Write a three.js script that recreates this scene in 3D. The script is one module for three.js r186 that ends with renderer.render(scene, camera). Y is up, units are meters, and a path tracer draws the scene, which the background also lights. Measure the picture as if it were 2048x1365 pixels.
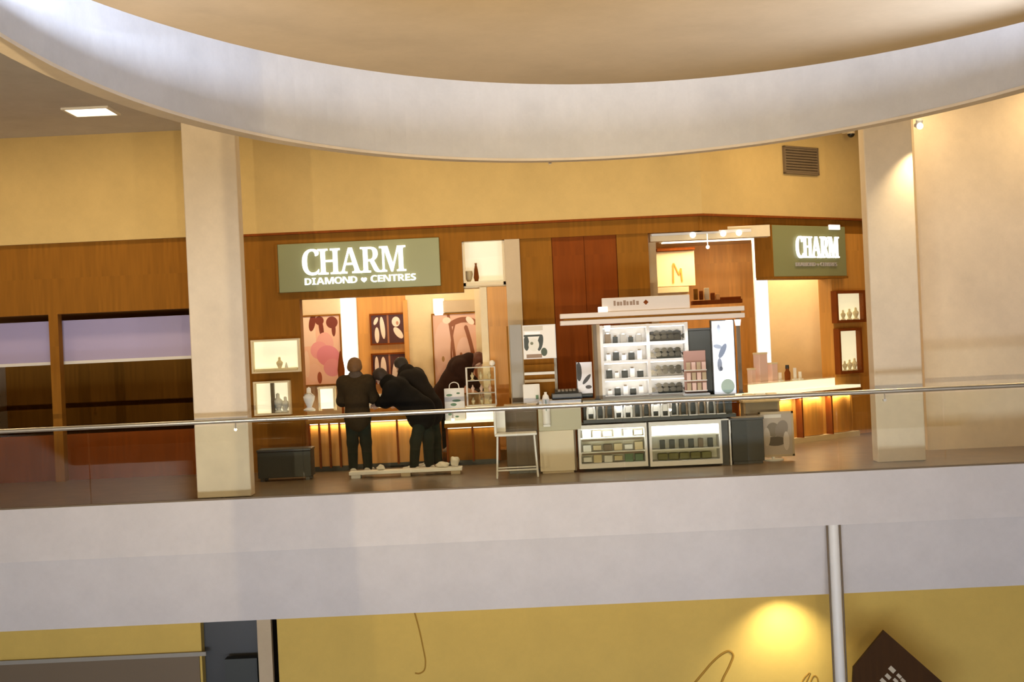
import * as THREE from 'three';
import { RoundedBoxGeometry } from 'three/addons/geometries/RoundedBoxGeometry.js';
import { mergeGeometries } from 'three/addons/utils/BufferGeometryUtils.js';
import { TextGeometry } from 'three/addons/geometries/TextGeometry.js';
import { FontLoader } from 'three/addons/loaders/FontLoader.js';
import { RectAreaLightUniformsLib } from 'three/addons/lights/RectAreaLightUniformsLib.js';

// ---------------------------------------------------------------- camera, exposure
RectAreaLightUniformsLib.init();
const scene = new THREE.Scene();
scene.background = new THREE.Color(0x000000);
const FOCAL = 2760, EYE = 1.95, ROLL = Math.atan(0.0455);          // pixels of a 2048 x 1365 frame, metres above the gallery floor
const camera = new THREE.PerspectiveCamera(2 * Math.atan(682.5 / FOCAL) * 180 / Math.PI, 2048 / 1365, 0.1, 100);
camera.position.set(0, EYE, 0);
camera.rotation.z = -ROLL;
const renderer = new THREE.WebGLRenderer({ antialias: true });
renderer.toneMapping = THREE.LinearToneMapping;
renderer.toneMappingExposure = 1.0;
renderer.shadowMap.enabled = true;

// large lights: unseen glazing behind the camera, placed to light the gallery edge
const WARM = [1, 0.72, 0.36], WARM2 = [1, 0.8, 0.5], WHITE = [0.96, 0.97, 1], COOL = [0.74, 0.9, 1.25];
const POWER = { glazing: 28, gallery: 25, shop: 9.5, cove: 115, scallop: 11, addedFlood: 140, side: 48 };
function rectLight(w, h, col, k, pos, target) {
  const l = new THREE.RectAreaLight(new THREE.Color().setRGB(...col), k, w, h);
  l.position.set(...pos); scene.add(l); l.lookAt(...target); l.castShadow = true; return l;
}
rectLight(15, 1.6, [0.78, 0.92, 1.15], POWER.glazing, [0, -4.0, 5.3], [0, -4.0, -10]);  // unseen source, cool light for the gallery edge and lower parts

// ---------------------------------------------------------------- helpers
let seed = 7; const rnd = () => { seed = (seed * 1664525 + 1013904223) >>> 0; return seed / 4294967296; };
const C = Math.cos(ROLL), S = Math.sin(ROLL);
const ray = (u, v) => { const a = u - 1024, b = v - 682.5; return [(a * C - b * S) / FOCAL, (a * S + b * C) / FOCAL]; };
const wx = (u, v, Z) => ray(u, v)[0] * Z, wy = (u, v, Z) => EYE - ray(u, v)[1] * Z;
function rc(u0, v0, u1, v1, Z) {                                     // a photo rectangle on an upright plane Z metres away
  const um = (u0 + u1) / 2, vm = (v0 + v1) / 2;
  const x0 = wx(u0, vm, Z), x1 = wx(u1, vm, Z), y1 = wy(um, v0, Z), y0 = wy(um, v1, Z);
  return { x0, x1, y0, y1, x: (x0 + x1) / 2, y: (y0 + y1) / 2, w: x1 - x0, h: y1 - y0, Z };
}
function uvm(g) {                                                     // uv in metres by the way each face points
  const p = g.attributes.position, n = g.attributes.normal, uv = new Float32Array(p.count * 2);
  for (let i = 0; i < p.count; i++) {
    const a = Math.abs(n.getX(i)), b = Math.abs(n.getY(i)), c = Math.abs(n.getZ(i));
    const [s, t] = b >= a && b >= c ? [p.getX(i), p.getZ(i)] : a >= c ? [p.getZ(i), p.getY(i)] : [p.getX(i), p.getY(i)];
    uv[2 * i] = s; uv[2 * i + 1] = t;
  }
  g.setAttribute('uv', new THREE.BufferAttribute(uv, 2)); return g;
}
const bx = (w, h, d, x = 0, y = 0, z = 0, r = 0) => uvm((r ? new RoundedBoxGeometry(w, h, d, 2, Math.min(r, w / 2.1, h / 2.1, d / 2.1)) : new THREE.BoxGeometry(w, h, d)).translate(x, y, z));
const span = (x0, x1, y0, y1, z0, z1, r = 0) => bx(Math.abs(x1 - x0), Math.abs(y1 - y0), Math.abs(z1 - z0), (x0 + x1) / 2, (y0 + y1) / 2, (z0 + z1) / 2, r);
const pb = (u0, v0, u1, v1, Z, d, r = 0) => { const q = rc(u0, v0, u1, v1, Z); return span(q.x0, q.x1, q.y0, q.y1, -Z, -Z - d, r); };
const cyl = (r0, r1, h, x = 0, y = 0, z = 0, n = 20) => uvm(new THREE.CylinderGeometry(r1, r0, h, n).translate(x, y + h / 2, z));
function tube(pts, r, n = 8, seg = 0) {
  const c = pts.length === 2 ? new THREE.LineCurve3(new THREE.Vector3(...pts[0]), new THREE.Vector3(...pts[1])) : new THREE.CatmullRomCurve3(pts.map(p => new THREE.Vector3(...p)));
  return new THREE.TubeGeometry(c, seg || (pts.length === 2 ? 1 : pts.length * 6), r, n, false);
}
function prism(pts, d) {                                              // a polygon in x, y pushed back by d
  const s = new THREE.Shape(pts.map(p => new THREE.Vector2(...p)));
  return uvm(new THREE.ExtrudeGeometry(s, { depth: d, bevelEnabled: false }).translate(0, 0, -d));
}
const used = new Map();
const numbered = (n) => { const k = used.get(n) || 0; used.set(n, k + 1); return k ? n + '_' + String(k).padStart(3, '0') : n; };
function obj(name, geo, m, parent = scene) {
  const list = (Array.isArray(geo) ? geo : [geo]).map(g => { if (!g.attributes.uv) uvm(g); return g.index ? g.toNonIndexed() : g; });
  const o = new THREE.Mesh(list.length > 1 ? mergeGeometries(list) : list[0], m);
  o.name = parent === scene ? numbered(name) : name; o.castShadow = o.receiveShadow = true; parent.add(o); return o;
}
function tag(o, label, category, group) { Object.assign(o.userData, { label, category }); if (group) o.userData.group = group; return o; }
function thing(name, label, category, pos = [0, 0, 0], turn = 0, group) {
  const g = new THREE.Group(); g.name = numbered(name); g.position.set(...pos); g.rotation.y = turn; scene.add(g); return tag(g, label, category, group);
}
function struct(name, geo, m, label, parent = scene) { const o = obj(name, geo, m, parent); if (parent === scene) { o.userData.kind = 'structure'; if (label) o.userData.label = label; } return o; }
function copy(o, pos, turn, label) {
  const c = o.clone(); c.name = numbered(o.name.replace(/_\d+$/, '')); c.userData = { ...o.userData }; if (label) c.userData.label = label;
  scene.add(c); c.position.set(...pos); if (turn !== undefined) c.rotation.y = turn; return c;
}
// textures: value noise, wood grain, speckle
function noise2(seedv) { const h = (x, y) => { let n = (x * 374761393 + y * 668265263 + seedv * 974711) | 0; n = Math.imul(n ^ (n >>> 13), 1274126177); return ((n ^ (n >>> 16)) >>> 0) / 4294967296; };
  return (x, y, per) => { const xi = Math.floor(x), yi = Math.floor(y), fx = x - xi, fy = y - yi, sx = fx * fx * (3 - 2 * fx), sy = fy * fy * (3 - 2 * fy), w = (a) => ((a % per) + per) % per;
    return (h(w(xi), w(yi)) * (1 - sx) + h(w(xi + 1), w(yi)) * sx) * (1 - sy) + (h(w(xi), w(yi + 1)) * (1 - sx) + h(w(xi + 1), w(yi + 1)) * sx) * sy; }; }
function tex(kind, amount, metres, s = 1, size = 256) {
  const n = noise2(s), d = new Uint8Array(size * size * 4);
  for (let j = 0; j < size; j++) for (let i = 0; i < size; i++) {
    const x = i / size, y = j / size; let v;
    if (kind === 'wood') v = 0.55 * n(x * 24 + 0.6 * n(x * 4, y * 4, 4), y * 2, 24 * 4) + 0.3 * n(x * 64, y * 4, 64) + 0.15 * n(x * 4, y * 4, 4);
    else if (kind === 'weave') v = 0.5 + 0.25 * Math.sin(x * 6.2832 * 40) * Math.sin(y * 6.2832 * 40) + 0.25 * n(x * 8, y * 8, 8);
    else v = 0.5 * n(x * 6, y * 6, 6) + 0.3 * n(x * 24, y * 24, 24) + 0.2 * n(x * 96, y * 96, 96);
    const c = Math.max(0, Math.min(255, 255 * (1 - amount * (1 - v)))); d.set([c, c, c, 255], 4 * (j * size + i));
  }
  const t = new THREE.DataTexture(d, size, size); t.wrapS = t.wrapT = THREE.RepeatWrapping; t.magFilter = THREE.LinearFilter; t.minFilter = THREE.LinearMipmapLinearFilter; t.generateMipmaps = true;
  t.colorSpace = THREE.SRGBColorSpace; t.repeat.set(1 / metres, 1 / metres); t.needsUpdate = true; return t;
}
const T = { plaster: tex('plaster', 0.07, 2.2, 3), wood: tex('wood', 0.13, 1.1, 5), stone: tex('plaster', 0.3, 1.3, 8), cloth: tex('weave', 0.3, 0.2, 4), paint: tex('plaster', 0.05, 1.4, 9) };
const lin = (r, g, b) => new THREE.Color().setRGB(r, g, b);
const M = (r, g, b, rough = 0.6, opt = {}) => new (opt.specularIntensity === undefined ? THREE.MeshStandardMaterial : THREE.MeshPhysicalMaterial)({ color: lin(r, g, b), roughness: rough, ...opt });
const glow = (r, g, b, k) => new THREE.MeshStandardMaterial({ color: lin(0.8, 0.8, 0.8), emissive: lin(r, g, b), emissiveIntensity: k, roughness: 0.6 });
const mats = {
  bulkhead: M(0.62, 0.44, 0.17, 0.85, { map: T.plaster }), column: M(0.80, 0.66, 0.48, 0.7, { map: T.plaster }),
  tan: M(0.53, 0.40, 0.25, 0.85, { map: T.plaster }), drum: M(0.63, 0.60, 0.57, 0.85, { map: T.plaster }),
  fascia: M(0.65, 0.605, 0.585, 0.6, { map: T.paint }),
  hoarding: M(0.68, 0.46, 0.10, 0.75, { map: T.paint }), floor: M(0.23, 0.15, 0.08, 0.3, { map: T.stone }), lowfloor: M(0.55, 0.45, 0.32, 0.5, { map: T.stone }),
  brown: M(0.30, 0.12, 0.012, 0.8, { specularIntensity: 0.3, map: T.wood }), deep: M(0.24, 0.055, 0.005, 0.8, { specularIntensity: 0.3, map: T.wood }), orange: M(0.74, 0.34, 0.06, 0.5, { map: T.wood }), honey: M(0.76, 0.60, 0.34, 0.6, { map: T.paint }),
  cream: M(0.80, 0.66, 0.42, 0.6, { map: T.paint }), beige: M(0.55, 0.42, 0.26, 0.6, { map: T.paint }), white: M(0.78, 0.75, 0.70, 0.5), black: M(0.02, 0.018, 0.014, 0.4), charcoal: M(0.018, 0.02, 0.013, 0.5),
  grey: M(0.30, 0.27, 0.22, 0.5), steel: M(0.62, 0.58, 0.50, 0.3, { metalness: 0.85 }), sign: M(0.25, 0.26, 0.12, 0.4), khaki: M(0.16, 0.11, 0.06, 0.6),
  glass: new THREE.MeshPhysicalMaterial({ color: lin(0.98, 0.99, 0.96), roughness: 0.02, transmission: 1, thickness: 0, ior: 1.45 }),
  letter: glow(1, 1, 1, 1.15), lamp: glow(1, 0.9, 0.7, 3), tube: glow(1, 0.93, 0.8, 1.6), led: glow(0.92, 0.96, 1, 2.5), backlit: glow(1, 0.86, 0.56, 0.75), backlitWhite: glow(1, 0.95, 0.88, 0.8), tray: glow(1, 0.9, 0.6, 0.85),
  skin: M(0.55, 0.34, 0.23, 0.55, { vertexColors: true }), pink: M(0.80, 0.55, 0.47, 0.6), green: M(0.12, 0.22, 0.12, 0.6), shoe: M(0.75, 0.71, 0.63, 0.6), lens: M(0.015, 0.015, 0.012, 0.15),
};
function canvasMat(w, h, draw, opt = {}) {
  const c = document.createElement('canvas'); c.width = w; c.height = h; const g = c.getContext('2d'); draw(g, w, h);
  const t = new THREE.CanvasTexture(c); t.colorSpace = THREE.SRGBColorSpace; return new THREE.MeshStandardMaterial({ map: t, roughness: 0.5, ...opt });
}
function sheet(q, z, d = 0.004) { return new THREE.BoxGeometry(q.w, q.h, d).translate(q.x, q.y, z); }   // keeps 0..1 uv for print

// ---------------------------------------------------------------- the building
const ZR = 18.4, ZF = 22.4, TOP = 3.87;                               // rail plane, shop front plane, top of the shop front
const XF = wx(1400, 435, ZF), TURN = 38.6 * Math.PI / 180;            // where the shop front folds back, and by how much
const cT = Math.cos(TURN), sT = Math.sin(TURN);
struct('floor', span(-10, 10, -0.12, 0, -18.42, -29), mats.floor, 'dark brown polished floor of the upper gallery');
const beam = (pts) => uvm(new THREE.ExtrudeGeometry(new THREE.Shape(pts.map(([Z, y]) => new THREE.Vector2(Z, y))), { depth: 20, bevelEnabled: false }).rotateY(Math.PI / 2).translate(-10, 0, 0));   // profile of depth and height along x
struct('trim_1', beam([[18.20, -0.67], [18.34, 0.012], [18.42, 0.012], [18.44, -0.67]]), mats.fascia, 'pale upper band of the gallery edge, leaning back');  // lean shaped to make this band lighter than the one below
struct('trim_2', beam([[18.36, -0.67], [18.66, -0.67], [18.66, -1.65], [18.58, -1.65]]), mats.fascia, 'pale lower band of the gallery edge, undercut');  // undercut shaped to make this band darker than the upper one
struct('ceiling', span(-10, 10, -1.65, -0.12, -18.66, -29), mats.fascia, 'soffit of the slab below the upper gallery');
struct('floor', span(-10.2, 10.2, -5.2, -5.0, 6, -29), mats.lowfloor, 'unseen floor of the lower level, pale to bounce warm light');  // out of view, tone chosen for the light it bounces
struct('floor', span(-10.2, 10.2, -0.4, 0, 6, -5.8), mats.lowfloor, 'unseen floor of the near gallery, reaching out to block low light');  // out of view, reaches forward to hold low light off the drum
struct('wall_left', span(-10.2, -10, -5, 6, 6, -29), mats.column, 'cream side wall of the hall');
struct('wall_right', span(10, 10.2, -5, 6, 6, -29), mats.column, 'cream side wall of the hall on the far right');
struct('ceiling', span(-10.2, 10.2, 5.6, 5.8, 6, -29), mats.drum, 'high ceiling of the hall');
struct('wall_back', span(-10.2, 10.2, -5, 6, -29, -29.2), mats.beige, 'rear wall of the building');
struct('wall_front', [span(-10.2, 10.2, -5.2, -4.8, 5.8, 6), span(-10.2, 10.2, -3.2, 5.8, 5.8, 6), span(-10.2, -7.6, -4.8, -3.2, 5.8, 6), span(7.6, 10.2, -4.8, -3.2, 5.8, 6)], mats.khaki, 'unseen wall kept dark so the balustrade glass reflects little');  // out of view, dark to keep its reflection out of the balustrade
{ const w = struct('window_1', span(-7.6, 7.6, -4.8, -3.2, 5.7, 5.75), glow(0.96, 0.97, 1, 3), 'unseen glowing glazing band, placed to light the gallery edge');
  for (let i = 0; i <= 6; i++) obj('mullion', span(-7.6 + i * 2.533 - 0.03, -7.6 + i * 2.533 + 0.03, -4.8, -3.2, 5.68, 5.76), mats.white, w); }

// near ceiling with its rounded nose and upturned lip, cove strip on top, drum round the void
const EX = 1.1, nose = { a: 3.95, b: 6.58, z: 4.89, y: EYE + 2.1 }, drum = { a: 4.41, b: 7.35, z: 9.48, y: EYE + 2.2 };
function outline(e, grow, n = 72, back = -6) {
  const p = [[EX + e.a + grow, back]];
  for (let i = 0; i <= n; i++) { const t = Math.PI * i / n; p.push([EX + (e.a + grow) * Math.cos(t), e.z + (e.b + grow) * Math.sin(t)]); }
  p.push([EX - e.a - grow, back]); return p;
}
function slabOf(pts, y0, y1, hole) {
  const s = new THREE.Shape(pts.map(([x, z]) => new THREE.Vector2(x, z)));
  if (hole) s.holes.push(new THREE.Path(hole.map(([x, z]) => new THREE.Vector2(x, z))));
  return uvm(new THREE.ExtrudeGeometry(s, { depth: y1 - y0, bevelEnabled: false, curveSegments: 4 }).rotateX(-Math.PI / 2).translate(0, y0, 0));
}
function wallAlong(e, g0, g1, y0, y1, back) { return slabOf([...outline(e, g1, 72, back), ...outline(e, g0, 72, back).reverse()], y0, y1); }
const noseCeil = struct('ceiling', slabOf(outline(nose, 0, 72, -5.6), nose.y, nose.y + 0.1), mats.tan, 'tan plaster ceiling ending in a wide rounded nose');
obj('lip', wallAlong(nose, -0.05, 0, nose.y + 0.1, nose.y + 0.26, -5.6), mats.tan, noseCeil);
const drumWall = struct('wall_drum', wallAlong(drum, 0, 0.14, drum.y, 5.6, 1.5), mats.drum, 'curved white plaster drum round the atrium void');
obj('drum_bead', wallAlong(drum, -0.015, 0.16, drum.y - 0.03, drum.y, 1.5), mats.column, drumWall);
{ // the cove: LED segments lying behind the lip
  const N = 26, pts = outline(nose, -1.3, N, 0).slice(1, -1);
  const strip = thing('cove_light', 'white cove light strip hidden behind the lip of the tan ceiling', 'light');
  for (let i = 0; i < N; i++) {
    const [x0, z0] = pts[i], [x1, z1] = pts[i + 1], L = Math.hypot(x1 - x0, z1 - z0), mx = (x0 + x1) / 2, mz = (z0 + z1) / 2;
    let nx = z1 - z0, nz = -(x1 - x0); if (nx * (mx - EX) + nz * (mz - nose.z) < 0) { nx = -nx; nz = -nz; } nx /= L; nz /= L;
    const g = bx(L * 0.96, 0.14, 0.05).rotateY(Math.atan2(z1 - z0, x1 - x0)).translate(mx, nose.y + 0.172, -mz);
    obj('led_segment', g, mats.led, strip);
    if (mz > 4.9) rectLight(L * 0.95, 0.14, COOL, POWER.cove, [mx + nx * 0.05, nose.y + 0.172, -(mz + nz * 0.05)], [mx + nx * 3, nose.y + 0.172, -(mz + nz * 3)]);
  }
}

// columns by the rail
{ const q = rc(383, 500, 499.5, 980, 19.05); struct('column', span(q.x0 * 18.75 / 19.05, q.x1, 0, 5.6, -18.75, -19.05, 0.02), mats.column, 'square cream column between the shop and its unlit neighbour'); }
{ const q = rc(1737, 500, 1845, 980, 19.75); struct('column', span(q.x0, q.x1 * 19.45 / 19.75, 0, 5.6, -19.45, -19.75, 0.02), mats.column, 'square cream column beside the folded corner of the shop'); }

// bulkhead over the shop front, flat then folded
const XL = wx(488, 700, ZF), SEND = 4.33;                             // left end, length of the folded part
function folded(s0, s1, y0, y1, f0, f1, r) { return span(s0, s1, y0, y1, f0, f1, r).rotateY(TURN).translate(XF, 0, -ZF); }   // s along the fold, f = metres in front of it
struct('wall_bulkhead', [span(-10, XF + 0.028, TOP, 5.6, -ZF + 0.08, -ZF - 0.2), folded(-0.028, SEND + 3.6, TOP, 5.6, 0.08, -0.2)], mats.bulkhead, 'warm yellow plaster bulkhead above the shop front');
struct('trim_3', [span(XL, XF + 0.035, TOP - 0.035, TOP, -ZF + 0.1, -ZF + 0.02), folded(-0.035, SEND, TOP - 0.035, TOP, 0.1, 0.02)], mats.deep, 'thin dark trim along the top of the shop front');

// shop front
const px = (u, v = 650) => wx(u, v, ZF), py = (u, v) => wy(u, v, ZF);
const HEAD = 3.60, LINTEL = 2.78;
const front = struct('wall_shopfront', [span(XL, XF + 0.03, HEAD, TOP, -ZF, -ZF - 0.22), folded(-0.03, SEND, HEAD, TOP, 0, -0.22)], mats.brown, 'brown timber shop front');
obj('pier', span(XL, px(601), 0, HEAD, -ZF, -ZF - 0.3), mats.brown, front);
obj('sign_header', span(px(601), px(925, 530), LINTEL, HEAD, -ZF, -ZF - 0.3), mats.brown, front);
obj('post', span(px(1012, 560), px(1042, 560), 0, HEAD, -ZF + 0.04, -ZF - 0.3), mats.beige, front);
{ const x0 = px(1042, 560), x1 = px(1301, 560), w = (x1 - x0) / 4;
  obj('backing', span(x0, x1, 0, HEAD, -ZF - 0.1, -ZF - 0.3), mats.deep, front);
  for (let i = 0; i < 4; i++) obj('wood_panel', span(x0 + i * w + 0.006, x0 + (i + 1) * w - 0.006, 0.1, HEAD, -ZF - 0.05 + (i % 3 ? -0.02 : 0), -ZF - 0.12), i % 3 ? mats.deep : mats.brown, front); }
// room behind the front
struct('wall_shop', [span(-5.4, 8.6, 0, TOP, -27.2, -27.4), span(-4.62, -4.5, 0, TOP, -ZF - 0.32, -27.4)], mats.orange, 'orange timber back wall inside the shop');
struct('ceiling', slabOf([[XL, ZF + 0.25], [XF, ZF + 0.25], [XF + cT * SEND, ZF + 0.25 + sT * SEND], [8.6, 26], [8.6, 28], [-5.4, 28], [-5.4, ZF + 0.25]], 3.66, 3.76), mats.cream, 'cream ceiling inside the shop');
const SB = 24.7;                                                       // display partition in the left bay
{ const w = struct('wall_display', span(wx(560, 700, SB), wx(1030, 700, SB), 0, 3.6, -SB, -SB - 0.15), mats.orange, 'display partition inside the left bay of the shop');
  obj('cream_panel', pb(600, 560, 690, 960, SB - 0.04, 0.04), mats.cream, w); obj('honey_panel', pb(818, 560, 962, 960, SB - 0.05, 0.05), mats.honey, w);
  obj('picture_rail', pb(886, 601, 955, 624, SB - 0.12, 0.06), mats.beige, w); obj('reveal', pb(956, 560, 968, 960, SB - 0.2, 0.2), mats.cream, w);
  obj('timber_strip', pb(813, 600, 822, 960, SB - 0.1, 0.1), mats.orange, w); }
{ const w = struct('wall_right_bay', pb(1538, 500, 1664, 980, 26.2, 0.2), mats.honey, 'honey coloured partition in the right bay of the shop');
  obj('cream_edge', pb(1300, 455, 1322, 980, 24.2, 0.15), mats.cream, w); obj('timber_return', pb(1655, 540, 1672, 980, 26.0, 0.2), mats.brown, w); }
struct('trim_4', pb(1300, 455, 1540, 478, ZF + 0.4, 0.3), mats.cream, 'cream edge of the shop ceiling over the right opening');
// folded part: end pier
struct('wall_end_pier', folded(3.28, SEND, 0, HEAD, 0, -0.3), mats.orange, 'orange timber pier at the end of the folded shop front');
struct('wall_corner', span(XF + cT * SEND - 0.1, 9.98, 0, TOP, -(ZF + sT * SEND) - 0.1, -(ZF + sT * SEND) - 0.4), mats.bulkhead, 'cream wall past the folded shop front');

// vent, camera, sprinkler on the bulkhead
function fold(u, v, f = 0) { const [a, b] = ray(u, v); const zf = ZF - f * cT, xf = XF + f * sT, s = (a * zf - xf) / (cT - a * sT); return [s, EYE - b * (zf + s * sT)]; }
const foldRect = (u0, v0, u1, v1, f = 0) => { const um = (u0 + u1) / 2, vm = (v0 + v1) / 2, s0 = fold(u0, vm, f)[0], s1 = fold(u1, vm, f)[0], y1 = fold(um, v0, f)[1], y0 = fold(um, v1, f)[1]; return { s0, s1, y0, y1, w: s1 - s0, h: y1 - y0, s: (s0 + s1) / 2, y: (y0 + y1) / 2 }; };
const fpb = (u0, v0, u1, v1, f, d, r) => { const q = foldRect(u0, v0, u1, v1, f); return folded(q.s0, q.s1, q.y0, q.y1, f, f - d, r); };
{ const q = foldRect(1569, 294, 1637, 349, 0.12), g = thing('air_vent', 'brown louvred air vent on the yellow bulkhead', 'vent');
  obj('frame', [folded(q.s0, q.s1, q.y1 - 0.03, q.y1, 0.13, 0.08), folded(q.s0, q.s1, q.y0, q.y0 + 0.03, 0.13, 0.08), folded(q.s0, q.s0 + 0.03, q.y0, q.y1, 0.13, 0.08), folded(q.s1 - 0.03, q.s1, q.y0, q.y1, 0.13, 0.08)], mats.khaki, g);
  obj('backing', folded(q.s0, q.s1, q.y0, q.y1, 0.085, 0.08), mats.khaki, g);
  for (let i = 0; i < 9; i++) { const y = q.y0 + 0.05 + i * (q.h - 0.1) / 8; obj('slat', folded(q.s0 + 0.03, q.s1 - 0.03, y - 0.016, y + 0.016, 0.12, 0.1), mats.khaki, g); } }
{ const [s, y] = fold(1702, 268, 0.25), p = new THREE.Vector3(s, y, 0.25).applyAxisAngle(new THREE.Vector3(0, 1, 0), TURN);
  const g = thing('security_camera', 'small dark dome camera on the bulkhead near the vent', 'camera', [p.x + XF, p.y, p.z - ZF], TURN);
  obj('bracket', span(-0.05, 0.05, 0.02, 0.1, 0, -0.165, 0.01), mats.cream, g); obj('housing', cyl(0.07, 0.075, 0.06, 0, 0.0, 0), mats.cream, g); obj('dome', new THREE.SphereGeometry(0.065, 18, 10, 0, 6.2832, Math.PI / 2, Math.PI / 2), mats.lens, g); }
{ const x = wx(1100, 325, ZF - 0.1), y = wy(1100, 325, ZF - 0.1), g = thing('sprinkler', 'tiny sprinkler head on the bulkhead above the timber wall', 'sprinkler', [x, y, -ZF + 0.08]);
  obj('rosette', new THREE.CylinderGeometry(0.03, 0.03, 0.012, 14).rotateX(Math.PI / 2).translate(0, 0, 0.006), mats.steel, g); obj('nozzle', [new THREE.CylinderGeometry(0.012, 0.016, 0.06, 10).rotateX(Math.PI / 2).translate(0, 0, 0.04), bx(0.05, 0.05, 0.006, 0, 0, 0.073)], mats.khaki, g); }

// gallery downlights, unseen behind the drum, placed to warm the bulkhead
for (const [x, z, k] of [...Array.from({ length: 8 }, (_, i) => [-8.4 + i * 2.4, 20.2, 1]), [5.0, 22.0, 1], [6.6, 22.9, 1]]) {
  const g = thing('unseen_ceiling_light', 'unseen warm square downlight, placed to light the bulkhead and gallery', 'light', [x, 5.6, -z], 0, 'unseen gallery downlights');
  obj('bezel', [span(-0.34, 0.34, -0.03, 0, -0.34, -0.3), span(-0.34, 0.34, -0.03, 0, 0.3, 0.34), span(-0.34, -0.3, -0.03, 0, -0.3, 0.3), span(0.3, 0.34, -0.03, 0, -0.3, 0.3)], mats.white, g); obj('diffuser', span(-0.3, 0.3, -0.015, 0, -0.3, 0.3), mats.lamp, g);
  rectLight(0.6, 0.6, WARM, POWER.gallery * k, [x, 5.56, -z], [x, 0, -z]);
}
{ const Z = 19.2, x = wx(1841, 246, Z), y = wy(1841, 246, Z), g = thing('wall_spotlight', 'small bright spotlight on the cream column', 'light', [x, y, -Z - 0.25]);
  obj('bracket', span(-0.02, 0.02, -0.02, 0.02, 0, 0.15), mats.white, g); obj('head', new THREE.CylinderGeometry(0.05, 0.04, 0.12, 16).rotateX(0.5).translate(0, 0, 0.18), mats.white, g); obj('bulb', new THREE.SphereGeometry(0.045, 14, 10).translate(0, -0.04, 0.22), mats.lamp, g);
  const l = new THREE.SpotLight(lin(...WARM2), 14, 6, 0.8, 0.8); l.position.set(x, y - 0.12, -Z); l.target.position.set(x, 0, -Z - 0.1); l.castShadow = true; scene.add(l, l.target); }

// shop lights: unseen panels, placed to brighten the interior
for (const [x, z, w, d, k] of [[-3.3, 23.6, 1.6, 0.5, 1], [-1.3, 23.6, 1.6, 0.5, 1], [3.7, 24.9, 1.8, 0.5, 1.9], [5.4, 25.6, 1.4, 0.5, 1.4], [1.0, 25.5, 1.6, 0.6, 0.7]]) {
  const g = thing('unseen_shop_light', 'unseen warm light panel, placed to brighten the shop', 'light', [x, 3.64, -z], 0, 'unseen light panels in the shop');
  obj('tray', span(-w / 2 - 0.04, w / 2 + 0.04, -0.03, 0, -d / 2 - 0.04, d / 2 + 0.04), mats.white, g); obj('diffuser', span(-w / 2, w / 2, -0.045, -0.03, -d / 2, d / 2), mats.lamp, g);
  rectLight(w, d, WARM, POWER.shop * k, [x, 3.58, -z], [x, 0, -z]);
}
function lightColumn(u0, v0, u1, v1, Z, label, k) {
  const q = rc(u0, v0, u1, v1, Z), g = thing('light_column', label, 'light', [q.x, q.y0, -Z - 0.06]);
  obj('housing', span(-q.w / 2 - 0.02, q.w / 2 + 0.02, 0, q.h, -0.06, -0.01), mats.white, g); obj('diffuser', span(-q.w / 2, q.w / 2, 0.01, q.h - 0.01, -0.01, 0.06, 0.02), mats.tube, g);
  rectLight(q.w, q.h, WARM2, k, [q.x, q.y, -Z + 0.03], [q.x, q.y, 0]);
}
lightColumn(684, 590, 713, 775, SB - 0.1, 'tall white light column beside the pink portrait poster', 3);
lightColumn(868, 597, 886, 632, SB - 0.16, 'short white light fitting above the portrait with dark branches', 3);
lightColumn(1513, 470, 1537, 735, 24.6, 'tall white light column at the edge of the right bay', 3);
{ const q = rc(1302, 462, 1502, 470, ZF + 0.3), g = thing('track_light', 'slim white light track under the ceiling of the right opening', 'light', [q.x, q.y, -q.Z]);
  obj('rail', span(-q.w / 2, q.w / 2, -0.02, 0.03, -0.03, 0.03), mats.white, g); for (const t of [-0.14, 0.36, 0.62]) obj('lamp_head', new THREE.SphereGeometry(0.05, 14, 10).translate(t, -0.03, 0.02), mats.lamp, g);
  obj('pendant', [cyl(0.006, 0.006, 0.2, 0.1, -0.22, 0), new THREE.SphereGeometry(0.03, 12, 8).translate(0.1, -0.24, 0)], mats.lamp, g);
  rectLight(q.w, 0.06, WARM2, 18, [q.x, q.y - 0.1, -q.Z], [q.x, 0, -q.Z - 0.3]); }

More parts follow.
